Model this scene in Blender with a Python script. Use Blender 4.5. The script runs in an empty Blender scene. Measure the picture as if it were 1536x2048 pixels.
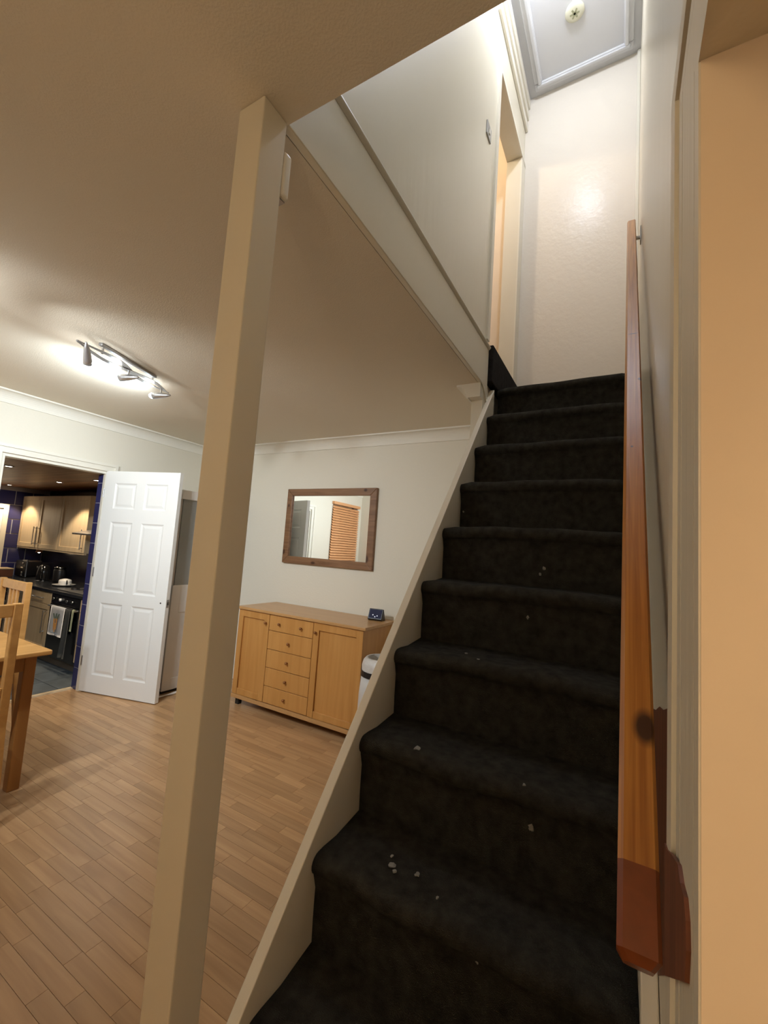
import bpy, bmesh, math, random
from mathutils import Vector, Matrix
random.seed(7)
SC = bpy.context.scene
COL = SC.collection

# ------------------------------------------------------------------ camera
YAW, PITCH, ROLL, FPX = math.radians(29.534), math.radians(5.26), math.radians(3.937), 844.674
CAM = Vector((0.711, -2.603, 1.413))
ca, sa, cb, sb = math.cos(YAW), math.sin(YAW), math.cos(PITCH), math.sin(PITCH)
_f = Vector((-sa * cb, ca * cb, sb)); _r = Vector((ca, sa, 0)); _u = _r.cross(_f)
_r2 = _r * math.cos(ROLL) + _u * math.sin(ROLL); _u2 = -_r * math.sin(ROLL) + _u * math.cos(ROLL)
cd = bpy.data.cameras.new('camera'); cam = bpy.data.objects.new('camera', cd); COL.objects.link(cam)
cam.matrix_world = Matrix(((_r2.x, _u2.x, -_f.x, CAM.x), (_r2.y, _u2.y, -_f.y, CAM.y), (_r2.z, _u2.z, -_f.z, CAM.z), (0, 0, 0, 1)))
cd.sensor_fit = 'HORIZONTAL'; cd.sensor_width = 36; cd.lens = FPX / 1536 * 36; cd.clip_start = 0.01
SC.camera = cam

# ------------------------------------------------------------------ world, exposure
SC.view_settings.view_transform = 'Standard'; SC.view_settings.look = 'None'
SC.view_settings.exposure = 0.0; SC.view_settings.gamma = 1.0; SC.view_settings.use_curve_mapping = False
w = bpy.data.worlds.new('night'); SC.world = w; w.use_nodes = True
w.node_tree.nodes['Background'].inputs[0].default_value = (0.010, 0.012, 0.02, 1)
w.node_tree.nodes['Background'].inputs[1].default_value = 0.3
# lamp strengths (watts)
P_SPOT, P_SPOT_GLOW, P_LANDING, P_HALL, P_UPROOM, P_KITCHEN, P_FILL = 35.0, 0.2, 26.0, 2.6, 24.0, 42.0, 2.6
C_LED, C_COOL, C_WARM, C_KIT = (0.88, 0.95, 1.0), (0.80, 0.87, 1.0), (1.0, 0.80, 0.57), (1.0, 0.80, 0.55)

# ------------------------------------------------------------------ materials
MATS = {}
def mat(name, color, rough=0.6, metal=0.0, bump=0.0, bscale=40.0, var=0.0, vscale=6.0, stretch=(1, 1, 1), spec=0.5, emit=None, estr=0.0, coat=0.0, detail=4.0):
    m = bpy.data.materials.new(name); m.use_nodes = True; nt = m.node_tree; N = nt.nodes; L = nt.links
    b = N['Principled BSDF']
    b.inputs['Base Color'].default_value = (*color, 1); b.inputs['Roughness'].default_value = rough
    b.inputs['Metallic'].default_value = metal; b.inputs['Specular IOR Level'].default_value = spec
    b.inputs['Coat Weight'].default_value = coat
    if emit:
        b.inputs['Emission Color'].default_value = (*emit, 1); b.inputs['Emission Strength'].default_value = estr
    if bump or var:
        tc = N.new('ShaderNodeTexCoord'); mp = N.new('ShaderNodeMapping'); mp.inputs['Scale'].default_value = stretch
        L.new(tc.outputs['Object'], mp.inputs[0])
    if var:
        n = N.new('ShaderNodeTexNoise'); n.inputs['Scale'].default_value = vscale; n.inputs['Detail'].default_value = detail
        L.new(mp.outputs[0], n.inputs['Vector'])
        r = N.new('ShaderNodeValToRGB'); r.color_ramp.elements[0].position = 0.3; r.color_ramp.elements[1].position = 0.7
        r.color_ramp.elements[0].color = (*[c * (1 - var) for c in color], 1)
        r.color_ramp.elements[1].color = (*[min(1, c * (1 + var)) for c in color], 1)
        L.new(n.outputs[0], r.inputs[0]); L.new(r.outputs[0], b.inputs['Base Color'])
    if bump:
        n2 = N.new('ShaderNodeTexNoise'); n2.inputs['Scale'].default_value = bscale; n2.inputs['Detail'].default_value = 3
        L.new(mp.outputs[0], n2.inputs['Vector'])
        bn = N.new('ShaderNodeBump'); bn.inputs['Strength'].default_value = bump; bn.inputs['Distance'].default_value = 0.01
        L.new(n2.outputs[0], bn.inputs['Height']); L.new(bn.outputs[0], b.inputs['Normal'])
    MATS[name] = m
    return m

def wood(name, c0, c1, rough=0.4, axis=0, scale=14.0, knots=(), rand=0.0, fine=1.0, knot_col=(0.06, 0.02, 0.008), bump=0.05, rotx=0.0, stretch=0.06):
    """long grain along one axis, optional knots at object-space points, optional shift of tone from board to board"""
    m = bpy.data.materials.new(name); m.use_nodes = True; nt = m.node_tree; N = nt.nodes; L = nt.links
    b = N['Principled BSDF']; b.inputs['Roughness'].default_value = rough
    tc = N.new('ShaderNodeTexCoord'); oi = N.new('ShaderNodeObjectInfo')
    add = N.new('ShaderNodeVectorMath'); add.operation = 'ADD'
    mul = N.new('ShaderNodeVectorMath'); mul.operation = 'SCALE'; mul.inputs[0].default_value = (7.3, 3.1, 5.7)
    ge = N.new('ShaderNodeNewGeometry'); ra = N.new('ShaderNodeMath'); ra.operation = 'ADD'; rf = N.new('ShaderNodeMath'); rf.operation = 'FRACT'
    L.new(oi.outputs['Random'], ra.inputs[0]); L.new(ge.outputs['Random Per Island'], ra.inputs[1]); L.new(ra.outputs[0], rf.inputs[0])
    if rand: L.new(rf.outputs[0], mul.inputs['Scale'])
    else: mul.inputs['Scale'].default_value = 0
    L.new(tc.outputs['Object'], add.inputs[0]); L.new(mul.outputs[0], add.inputs[1])
    mp = N.new('ShaderNodeMapping'); s = [fine, fine, fine]; s[axis] = stretch * fine; mp.inputs['Scale'].default_value = s
    rt = N.new('ShaderNodeVectorRotate'); rt.rotation_type = 'X_AXIS'; rt.inputs['Angle'].default_value = rotx
    L.new(add.outputs[0], rt.inputs['Vector']); L.new(rt.outputs[0], mp.inputs[0])
    n = N.new('ShaderNodeTexNoise'); n.inputs['Scale'].default_value = scale; n.inputs['Detail'].default_value = 6; n.inputs['Distortion'].default_value = 0.6
    L.new(mp.outputs[0], n.inputs['Vector'])
    r = N.new('ShaderNodeValToRGB'); r.color_ramp.elements[0].position = 0.32; r.color_ramp.elements[1].position = 0.68
    r.color_ramp.elements[0].color = (*c0, 1); r.color_ramp.elements[1].color = (*c1, 1)
    L.new(n.outputs[0], r.inputs[0]); out = r.outputs[0]
    if rand:
        hs = N.new('ShaderNodeHueSaturation'); mr = N.new('ShaderNodeMapRange')
        mr.inputs['To Min'].default_value = 1 - rand; mr.inputs['To Max'].default_value = 1 + rand
        L.new(rf.outputs[0], mr.inputs[0]); L.new(mr.outputs[0], hs.inputs['Value'])
        L.new(out, hs.inputs['Color']); out = hs.outputs[0]
    for (kx, ky, kz, rad, st) in knots:
        sub = N.new('ShaderNodeVectorMath'); sub.operation = 'SUBTRACT'; sub.inputs[1].default_value = (kx, ky, kz)
        L.new(tc.outputs['Object'], sub.inputs[0])
        sc = N.new('ShaderNodeVectorMath'); sc.operation = 'MULTIPLY'; sc.inputs[1].default_value = (st[0] / rad, st[1] / rad, st[2] / rad)
        L.new(sub.outputs[0], sc.inputs[0])
        ln = N.new('ShaderNodeVectorMath'); ln.operation = 'LENGTH'; L.new(sc.outputs[0], ln.inputs[0])
        mr = N.new('ShaderNodeMapRange'); mr.inputs['From Min'].default_value = 0.65; mr.inputs['From Max'].default_value = 1.25
        mr.inputs['To Min'].default_value = 1; mr.inputs['To Max'].default_value = 0; L.new(ln.outputs['Value'], mr.inputs[0])
        mx = N.new('ShaderNodeMix'); mx.data_type = 'RGBA'; mx.inputs['B'].default_value = (*knot_col, 1)
        L.new(mr.outputs[0], mx.inputs['Factor']); L.new(out, mx.inputs['A']); out = mx.outputs['Result']
    L.new(out, b.inputs['Base Color'])
    if bump:
        bn = N.new('ShaderNodeBump'); bn.inputs['Strength'].default_value = bump; bn.inputs['Distance'].default_value = 0.005
        L.new(n.outputs[0], bn.inputs['Height']); L.new(bn.outputs[0], b.inputs['Normal'])
    MATS[name] = m
    return m

CREAM = (0.78, 0.73, 0.62)
mat('wall_paint', CREAM, 0.75, bump=0.12, bscale=60)
mat('wall_gloss_paint', (0.76, 0.71, 0.59), 0.30, bump=0.25, bscale=9, stretch=(1, 1, 0.25))
mat('end_wall_paint', (0.80, 0.74, 0.66), 0.27, spec=0.22, bump=0.16, bscale=30)
mat('ceiling_paint', (0.77, 0.69, 0.56), 0.85, bump=0.16, bscale=190)
mat('coving_paint', (0.83, 0.79, 0.70), 0.8, bump=0.05, bscale=50)
mat('upper_ceiling_paint', (0.70, 0.70, 0.72), 0.7)
mat('trim_paint', (0.80, 0.76, 0.66), 0.35, bump=0.06, bscale=30)
mat('casing_paint', (0.74, 0.70, 0.60), 0.4, bump=0.1, bscale=20, stretch=(4, 4, 0.3))
mat('post_paint', (0.76, 0.70, 0.58), 0.5, bump=0.06, bscale=25)
mat('string_paint', (0.77, 0.71, 0.59), 0.42, bump=0.1, bscale=25)
mat('hall_lamplight_tint', (0.82, 0.69, 0.53), 0.8, bump=0.05, bscale=60)  # orange of the warm lamplight is put into this paint colour
mat('peach_paint', (0.86, 0.74, 0.60), 0.8)
mat('door_paint', (0.86, 0.86, 0.84), 0.4)
mat('carpet', (0.046, 0.043, 0.036), 1.0, bump=0.9, bscale=420, var=0.35, vscale=30, spec=0.1)
mat('upper_carpet', (0.03, 0.027, 0.026), 1.0, bump=0.9, bscale=420, var=0.3, vscale=30, spec=0.1)
mat('paint_fleck', (0.26, 0.25, 0.22), 0.6)
wood('pine_varnish', (0.34, 0.115, 0.018), (0.55, 0.235, 0.045), 0.28, axis=1, scale=130, fine=1.0, rotx=-math.atan(0.238 / 0.2026), stretch=0.02,
     knots=[(0.7445, -1.867, 1.190, 0.0150, (1, 0.62, 0.62)), (0.735, -0.99, 2.22, 0.006, (0.35, 1.6, 1.6)), (0.752, -1.20, 1.97, 0.006, (1, 0.8, 0.8)), (0.73, -1.42, 1.711, 0.003, (1, 0.8, 0.8))])
mat('pine_dark_stain', (0.22, 0.050, 0.008), 0.35, var=0.25, vscale=18, bump=0.05)
wood('bare_brown_wood', (0.10, 0.028, 0.010), (0.20, 0.062, 0.022), 0.55, axis=2, scale=60)
wood('beech', (0.52, 0.245, 0.065), (0.61, 0.31, 0.095), 0.35, axis=2, scale=20, bump=0.02)
wood('beech_top', (0.50, 0.27, 0.105), (0.58, 0.33, 0.135), 0.30, axis=0, scale=20, bump=0.02)
wood('table_beech', (0.48, 0.24, 0.07), (0.60, 0.32, 0.105), 0.3, axis=1, scale=20, bump=0.02)
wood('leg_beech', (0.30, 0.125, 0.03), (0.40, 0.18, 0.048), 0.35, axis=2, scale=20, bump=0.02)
wood('laminate', (0.40, 0.225, 0.105), (0.53, 0.32, 0.16), 0.30, axis=0, scale=26, rand=0.13, bump=0.02)
mat('floor_joint', (0.22, 0.125, 0.06), 0.7)
wood('mirror_pine', (0.17, 0.080, 0.036), (0.28, 0.145, 0.072), 0.4, axis=0, scale=40,
     knots=[(-2.205, 0.59, 1.34, 0.016, (1, 1, 0.6)), (-1.30, 0.59, 1.945, 0.014, (0.7, 1, 1)), (-1.24, 0.59, 1.33, 0.02, (1, 1, 0.6)), (-1.83, 0.59, 1.255, 0.014, (0.5, 1, 1)), (-2.19, 0.59, 1.80, 0.012, (1, 1, 0.6))])
mat('mirror_glass', (0.93, 0.95, 0.94), 0.0, metal=1.0)
mat('white_plastic', (0.80, 0.77, 0.70), 0.35)
mat('bin_plastic', (0.62, 0.60, 0.58), 0.4)
mat('bag_plastic', (0.66, 0.63, 0.60), 0.35, bump=0.8, bscale=35)
mat('black_plastic', (0.012, 0.012, 0.014), 0.35)
mat('chrome', (0.62, 0.63, 0.65), 0.16, metal=1.0)
mat('brushed_steel', (0.42, 0.42, 0.43), 0.35, metal=1.0)
mat('dark_steel', (0.20, 0.205, 0.21), 0.22, metal=1.0)
mat('satin_silver', (0.50, 0.50, 0.51), 0.3, metal=0.9)
mat('led_face', (1, 1, 1), 0.4, emit=(0.92, 0.97, 1.0), estr=60)
mat('warm_bulb', (1, 1, 1), 0.4, emit=(1.0, 0.72, 0.42), estr=40)
mat('kitchen_led', (1, 1, 1), 0.4, emit=(1.0, 0.9, 0.75), estr=30)
mat('landing_bulb', (1, 1, 1), 0.4, emit=(0.85, 0.9, 1.0), estr=60)
mat('blue_tile', (0.035, 0.036, 0.13), 0.2, var=0.15, vscale=3)
mat('grout', (0.45, 0.45, 0.50), 0.9)
mat('slate_tile', (0.085, 0.105, 0.125), 0.5, var=0.25, vscale=5, bump=0.1)
mat('slate_joint', (0.05, 0.055, 0.06), 0.9)
wood('ceiling_board_wood', (0.22, 0.10, 0.045), (0.34, 0.17, 0.075), 0.45, axis=0, scale=20, rand=0.15)
wood('maple_door', (0.62, 0.47, 0.29), (0.70, 0.55, 0.36), 0.35, axis=2, scale=18, bump=0.02)
mat('worktop', (0.02, 0.022, 0.026), 0.22, var=0.3, vscale=90)
mat('dark_splash', (0.014, 0.014, 0.03), 0.2)
mat('plinth', (0.16, 0.13, 0.10), 0.5)
mat('white_ceramic', (0.85, 0.85, 0.84), 0.15)
mat('towel_cloth', (0.80, 0.81, 0.85), 0.9, bump=0.3, bscale=200)
mat('orange_print', (0.70, 0.33, 0.09), 0.9); mat('green_print', (0.10, 0.14, 0.11), 0.9); mat('blue_print', (0.25, 0.33, 0.42), 0.9)
mat('grey_cloth', (0.10, 0.105, 0.105), 1.0, bump=0.4, bscale=120)
mat('lime_cloth', (0.62, 0.66, 0.48), 1.0, bump=0.3, bscale=120)
mat('cushion_cloth', (0.20, 0.18, 0.17), 1.0, bump=0.4, bscale=150)
mat('oven_black', (0.012, 0.012, 0.013), 0.15)
mat('grey_glass', (0.30, 0.30, 0.285), 0.25)
mat('cabinet_white', (0.74, 0.70, 0.66), 0.45)
mat('blind_wood', (0.72, 0.36, 0.16), 0.45)
mat('night_glass', (0.02, 0.02, 0.03), 0.1)
mat('screen', (0.01, 0.01, 0.02), 0.6, spec=0.15, emit=(0.10, 0.11, 0.25), estr=0.10)
mat('screen_mark', (0.6, 0.6, 0.7), 0.3, emit=(0.8, 0.85, 1.0), estr=0.35)
mat('copper_pot', (0.45, 0.18, 0.09), 0.4)
mat('alarm_plastic', (0.72, 0.70, 0.56), 0.4)
mat('alarm_dark', (0.35, 0.35, 0.22), 0.5)
mat('hatch_grey', (0.66, 0.66, 0.68), 0.5)
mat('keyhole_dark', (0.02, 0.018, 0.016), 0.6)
mat('knob_wood', (0.28, 0.11, 0.03), 0.4)

# ------------------------------------------------------------------ mesh helpers
def NB(): return bmesh.new()
def bx(bm, x0, x1, y0, y1, z0, z1):
    vs = [bm.verts.new(p) for p in ((x0, y0, z0), (x1, y0, z0), (x1, y1, z0), (x0, y1, z0), (x0, y0, z1), (x1, y0, z1), (x1, y1, z1), (x0, y1, z1))]
    for f in ((0, 3, 2, 1), (4, 5, 6, 7), (0, 1, 5, 4), (1, 2, 6, 5), (2, 3, 7, 6), (3, 0, 4, 7)): bm.faces.new([vs[i] for i in f])
    return vs
def BX(*a):
    bm = NB()
    if len(a) and isinstance(a[0], (tuple, list)):
        for q in a: bx(bm, *q)
    else: bx(bm, *a)
    return bm
def prism(pts, axis, a0, a1, bm=None):
    """extrude a closed polygon of (u, v) along axis; axis 'x': (y,z), 'y': (x,z), 'z': (x,y)"""
    bm = bm or NB()
    def P(u, v, a): return {'x': (a, u, v), 'y': (u, a, v), 'z': (u, v, a)}[axis]
    A = [bm.verts.new(P(u, v, a0)) for u, v in pts]; B = [bm.verts.new(P(u, v, a1)) for u, v in pts]
    n = len(pts)
    bm.faces.new(A); bm.faces.new(list(reversed(B)))
    for i in range(n): bm.faces.new((A[i], B[i], B[(i + 1) % n], A[(i + 1) % n]))
    bmesh.ops.recalc_face_normals(bm, faces=bm.faces)
    return bm
def lathe(profile, seg=24, loc=(0, 0, 0), mtx=None, bm=None):
    """profile of (r, z); capped where r is 0"""
    bm = bm or NB(); rings = []
    M = mtx or Matrix.Identity(4); T = Matrix.Translation(loc)
    for r, z in profile:
        if r < 1e-6: rings.append([bm.verts.new(T @ M @ Vector((0, 0, z)))])
        else: rings.append([bm.verts.new(T @ M @ Vector((r * math.cos(2 * math.pi * i / seg), r * math.sin(2 * math.pi * i / seg), z))) for i in range(seg)])
    for a, b in zip(rings, rings[1:]):
        if len(a) == 1 and len(b) == 1: continue
        for i in range(seg):
            j = (i + 1) % seg
            if len(a) == 1: bm.faces.new((a[0], b[i], b[j]))
            elif len(b) == 1: bm.faces.new((a[i], a[j], b[0]))
            else: bm.faces.new((a[i], a[j], b[j], b[i]))
    bmesh.ops.recalc_face_normals(bm, faces=bm.faces)
    return bm
def align(d):
    return Vector((0, 0, 1)).rotation_difference(Vector(d).normalized()).to_matrix().to_4x4()
def tube(pts, r, seg=8, bm=None):
    bm = bm or NB(); pts = [Vector(p) for p in pts]; rings = []
    for i, p in enumerate(pts):
        d = (pts[min(i + 1, len(pts) - 1)] - pts[max(i - 1, 0)]).normalized()
        M = align(d); rr = r[i] if isinstance(r, (list, tuple)) else r
        rings.append([bm.verts.new(p + M @ Vector((rr * math.cos(2 * math.pi * k / seg), rr * math.sin(2 * math.pi * k / seg), 0))) for k in range(seg)])
    for a, b in zip(rings, rings[1:]):
        best = min(range(seg), key=lambda s: (a[0].co - b[s].co).length)
        for k in range(seg): bm.faces.new((a[k], a[(k + 1) % seg], b[(k + 1 + best) % seg], b[(k + best) % seg]))
    bm.faces.new(rings[0]); bm.faces.new(rings[-1])
    bmesh.ops.recalc_face_normals(bm, faces=bm.faces)
    return bm
def bev(bm, off, seg=2):
    bmesh.ops.remove_doubles(bm, verts=bm.verts, dist=1e-6)
    es = [e for e in bm.edges if len(e.link_faces) == 2 and e.calc_face_angle(0) > 0.5]
    bmesh.ops.bevel(bm, geom=es, offset=off, segments=seg, affect='EDGES', profile=0.5, clamp_overlap=True)
    return bm
def obj(name, bm, m, parent=None, smooth=False, local=False):
    me = bpy.data.meshes.new(name); bm.normal_update(); bm.to_mesh(me); bm.free()
    me.materials.append(MATS[m])
    if smooth:
        for p in me.polygons: p.use_smooth = True
    o = bpy.data.objects.new(name, me); COL.objects.link(o)
    if parent:
        o.parent = parent
        if not local and parent.type == 'EMPTY': o.matrix_parent_inverse = Matrix.Translation(parent.location).inverted()
    return o
def tag(o, label=None, cat=None, group=None, kind=None):
    if label: o['label'] = label
    if cat: o['category'] = cat
    if group: o['group'] = group
    if kind: o['kind'] = kind
    return o
def thing(name, label, cat, loc=(0, 0, 0), rz=0.0, group=None):
    o = bpy.data.objects.new(name, None); COL.objects.link(o); o.location = loc; o.rotation_euler = (0, 0, rz); o.empty_display_size = 0.1
    return tag(o, label, cat, group)
def struct(name, bm, m, label, cat, **k):
    return tag(obj(name, bm, m, **k), label, cat, kind='structure')
def copy_tree(o, parent=None):
    c = o.copy(); COL.objects.link(c)
    if parent: c.parent = parent; c.matrix_parent_inverse = o.matrix_parent_inverse.copy()
    for ch in list(o.children): copy_tree(ch, c)
    return c
def lamp(name, kind, loc, power, color, parent=None, radius=0.03, target=None, angle=None, blend=0.5):
    ld = bpy.data.lights.new(name, kind); ld.energy = power; ld.color = color
    if kind in ('POINT', 'SPOT'): ld.shadow_soft_size = radius
    if kind == 'SPOT': ld.spot_size = angle; ld.spot_blend = blend
    o = bpy.data.objects.new(name, ld); COL.objects.link(o); o.location = loc
    if target is not None: o.rotation_euler = (Vector(target) - Vector(loc)).to_track_quat('-Z', 'Y').to_euler()
    if parent:
        o.parent = parent
        if parent.type == 'EMPTY': o.matrix_parent_inverse = Matrix.Translation(parent.location).inverted()
    return o
def project(p):
    d = Vector(p) - CAM; z = d.dot(_f)
    if z < 0.02: return None
    return 768 + FPX * d.dot(_r2) / z, 1024 - FPX * d.dot(_u2) / z, z

# ------------------------------------------------------------------ dimensions
XL, YF, ZC, ZU = -3.45, 0.615, 2.4436, 5.19          # left wall, far wall, room ceiling, upstairs ceiling
YB = -2.70                                            # back wall of the dining room
XW, XC = 0.782, 0.745                                 # right wall face, architrave face
GO, RI, ZL = 0.2026, 0.238, 2.50                      # going, rise, half-landing height
ZUF = 2.735                                           # upstairs floor
YH = -1.921                                           # near edge of the stair opening
XS = -0.025                                           # stairwell left face
KX, KZ, KC = -7.25, -0.20, 2.00                       # kitchen left wall, floor, ceiling

# ------------------------------------------------------------------ floor
fl = struct('floor', BX((XL - 0.125, 0.90, -4.2, YF, -0.06, -0.004), (0.90, 2.1, -3.6, -2.34, -0.06, -0.004)), 'floor_joint', 'wood strip laminate floor of the dining room', 'floor')
SW = 0.0585
lens = (0.21, 0.28, 0.35, 0.43)
pm = {}
for ln in lens:
    bm = BX(0, ln - 0.0012, 0, SW - 0.0012, -0.004, 0.0)
    me = bpy.data.meshes.new('plank'); bm.to_mesh(me); bm.free(); me.materials.append(MATS['laminate']); pm[ln] = me
strips = []; cut = []; y = -4.15
while y < YF - SW:
    x = XL - random.random() * 0.4 + 0.0
    while x < 0.85:
        ln = random.choice(lens)
        if x >= XL - 0.01 and x + ln < 0.9: strips.append((x, y, ln))
        elif x + ln > XL: cut.append((max(x, XL), min(x + ln, 0.898), y))
        x += ln
    y += SW
def strip_size(s):
    x, y, ln = s; ps = [project(c) for c in ((x, y, 0), (x + ln, y, 0), (x + ln, y + SW, 0), (x, y + SW, 0))]
    if any(p is None for p in ps): return 0
    cx, cy = sum(p[0] for p in ps) / 4, sum(p[1] for p in ps) / 4
    if not (-60 < cx < 800 and 1300 < cy < 2110): return 0
    return sum(p[2] for p in ps) ** -2
strips.sort(key=strip_size, reverse=True)
nvis = min(300, sum(1 for s in strips if strip_size(s) > 0))
for (x, y, ln) in strips[:nvis]:
    o = bpy.data.objects.new('plank', pm[ln]); COL.objects.link(o); o.location = (x, y, 0); o.parent = fl
bm = NB()
for (x, y, ln) in strips[nvis:]: bx(bm, x, x + ln - 0.0012, y, y + SW - 0.0012, -0.004, 0)
for (xa, xb, y) in cut: bx(bm, xa, xb - 0.0012, y, y + SW - 0.0012, -0.004, 0)
for k in range(13): bx(bm, XL - 0.086, XL - 0.001, -1.25 + k * 0.0577, -1.25 + (k + 1) * 0.0577 - 0.0012, -0.004, 0)
tag(obj('far_planks', bm, 'laminate', fl), kind='stuff')

# ------------------------------------------------------------------ walls of the dining room
DY0, DY1, DH = -1.272, -0.50, 1.97                     # kitchen doorway
WY0, WY1, WZ0, WZ1 = -2.57, -1.82, 1.00, 2.14         # window with the blind
bm = BX((XL - 0.12, XL, DY1, YF, -0.2, ZC), (XL - 0.12, XL, DY0, DY1, DH, ZC), (XL - 0.12, XL, WY1, DY0, -0.2, ZC),
        (XL - 0.12, XL, WY0, WY1, -0.2, WZ0), (XL - 0.12, XL, WY0, WY1, WZ1, ZC), (XL - 0.12, XL, YB - 0.15, WY0, -0.2, ZC))
struct('wall_left', bm, 'wall_paint', 'cream wall with the kitchen doorway in it', 'wall')
struct('wall_far', BX(XL, -0.10, YF, YF + 0.15, 0, ZC), 'wall_paint', 'cream far wall behind the sideboard and the mirror', 'wall')
struct('wall_back', BX((XL, -0.6, YB - 0.15, YB, 0, ZC), (-0.75, -0.6, -4.2, YB - 0.15, 0, ZC), (-0.75, 2.2, -4.35, -4.2, 0, ZC)), 'wall_paint', 'cream back wall of the dining room seen only in the mirror', 'wall')
# room ceiling with the stair opening
struct('ceiling', BX((XL - 0.12, XS - 0.02, YB - 0.15, YF, ZC, ZC + 0.2), (XS - 0.02, XW, YB - 0.15, YH, ZC, ZC + 0.2), (-0.75, 2.2, -4.35, YB - 0.15, ZC, ZC + 0.2), (XW, 2.2, YB - 0.15, -2.2, ZC, ZC + 0.2)),
       'ceiling_paint', 'stippled cream dining room ceiling around the stair opening', 'ceiling')
# coving
def cove(s=0.092, n=7, lip=0.012):
    pts = [(0, 0), (s, 0), (s, -lip), (s - lip, -lip)]
    r = s - 2 * lip
    for i in range(n + 1):
        a = i / n * math.pi / 2
        pts.append((s - lip - r * math.sin(a), -lip - r * (1 - math.cos(a))))
    pts += [(lip, -s), (0, -s)]
    return pts
cp = cove()
struct('trim_1', prism([(XL + u, ZC + v) for u, v in cp], 'y', YB, YF), 'coving_paint', 'plaster coving along the kitchen doorway wall', 'coving')
struct('trim_2', prism([(YF - u, ZC + v) for u, v in cp], 'x', XL, -0.10), 'coving_paint', 'plaster coving above the wall mirror', 'coving')
# pier under the landing with its stub of coving
PY = -0.19
struct('wall_pier', BX(-0.098, -0.031, PY, YF, 0, ZC), 'wall_paint', 'narrow cream pier beside the head of the stair string', 'wall')
struct('trim_3', prism([(-0.098 - u * 0.85, ZC + v) for u, v in cp], 'y', PY - 0.06, YF), 'coving_paint', 'cut end of coving on the pier beside the stairs', 'coving')
obj('coving_return', BX(-0.098, -0.028, PY - 0.06, PY, ZC - 0.085, ZC), 'coving_paint', bpy.data.objects['trim_3'])
# skirting
struct('baseboard_far', bev(BX(XL, -0.10, YF - 0.016, YF, 0, 0.10), 0.004), 'trim_paint', 'white skirting board behind the sideboard', 'skirting')
struct('baseboard_left', BX((XL, XL + 0.016, DY1 + 0.09, YF, 0, 0.10), (XL, XL + 0.016, YB, DY0 - 0.09, 0, 0.10)), 'trim_paint', 'white skirting board along the kitchen doorway wall', 'skirting')

# ------------------------------------------------------------------ kitchen doorway casing, lining, threshold
def casing(name, parts, label, m='trim_paint', cat='architrave'):
    bm = NB()
    for q in parts: bx(bm, *q)
    return struct(name, bm, m, label, cat)
t4 = casing('trim_4', [(XL, XL + 0.018, DY1, DY1 + 0.08, 0, DH + 0.07), (XL, XL + 0.018, DY0 - 0.08, DY0, 0, DH + 0.07), (XL, XL + 0.018, DY0, DY1, DH, DH + 0.07)], 'white architrave around the kitchen doorway')
obj('inner_bead', BX((XL + 0.018, XL + 0.028, DY1 + 0.055, DY1 + 0.08, 0, DH + 0.045), (XL + 0.018, XL + 0.028, DY0 - 0.08, DY0 - 0.055, 0, DH + 0.045), (XL + 0.018, XL + 0.028, DY0 - 0.08, DY1 + 0.08, DH + 0.045, DH + 0.07)), 'trim_paint', t4)
obj('door_lining', BX((XL - 0.033, XL, DY1 - 0.012, DY1, 0, DH), (XL - 0.10, XL, DY0, DY0 + 0.025, 0, DH), (XL - 0.10, XL, DY0 + 0.025, DY1 - 0.012, DH - 0.025, DH)), 'trim_paint', t4)
struct('trim_5', prism([(XL - 0.135, 0.0), (XL - 0.085, 0.0), (XL - 0.09, 0.010), (XL - 0.13, 0.010)], 'y', DY0, DY1), 'maple_door', 'pale wooden threshold strip at the kitchen doorway', 'threshold')

# ------------------------------------------------------------------ six panel kitchen door, swung open
HX, HY = -3.445, -0.507; DANG = math.radians(15.6); DW, DT = 0.80, 0.04
dr = bpy.data.objects.new('door_1', None); COL.objects.link(dr); dr.location = (HX, HY, 0.008); dr.rotation_euler = (0, 0, DANG)
tag(dr, 'white six panel door swung open from the kitchen doorway', 'door', kind='structure')
st, ms = 0.115, 0.095
cols = [(st, (DW - ms) / 2), ((DW + ms) / 2, DW - st)]
rows = [(0.15, 0.775), (0.875, 1.50), (1.62, 1.855)]
DHH = 1.965
bm = NB()
bx(bm, 0, st, 0, DT, 0, DHH); bx(bm, DW - st, DW, 0, DT, 0, DHH)
zs = [0] + [v for r in rows for v in r] + [DHH]
for i in range(0, len(zs), 2): bx(bm, st, DW - st, 0, DT, zs[i], zs[i + 1])
for z0, z1 in rows: bx(bm, cols[0][1], cols[1][0], 0, DT, z0, z1)
obj('leaf', bm, 'door_paint', dr, local=True)
for z0, z1 in rows:
    for x0, x1 in cols:
        bm = NB()
        for side in (0, 1):
            def Y(d): return d if side == 0 else DT - d
            rings = [(0.0, 0.0), (0.012, 0.007), (0.020, 0.008), (0.042, 0.003)]
            vs = []
            for ins, dep in rings:
                vs.append([bm.verts.new(p) for p in ((x0 + ins, Y(dep), z0 + ins), (x1 - ins, Y(dep), z0 + ins), (x1 - ins, Y(dep), z1 - ins), (x0 + ins, Y(dep), z1 - ins))])
            for a, b in zip(vs, vs[1:]):
                for k in range(4): bm.faces.new((a[k], a[(k + 1) % 4], b[(k + 1) % 4], b[k]))
            bm.faces.new(vs[-1])
        bmesh.ops.recalc_face_normals(bm, faces=bm.faces)
        obj('door_panel', bm, 'door_paint', dr, local=True)
tag(obj('latch_plate', BX(DW, DW + 0.002, 0.008, 0.032, 0.795, 0.86), 'brushed_steel', dr, local=True), 'steel latch plate on the free edge')
obj('latch_bolt', BX(DW + 0.002, DW + 0.008, 0.014, 0.026, 0.815, 0.84), 'dark_steel', dr, local=True)
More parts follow.
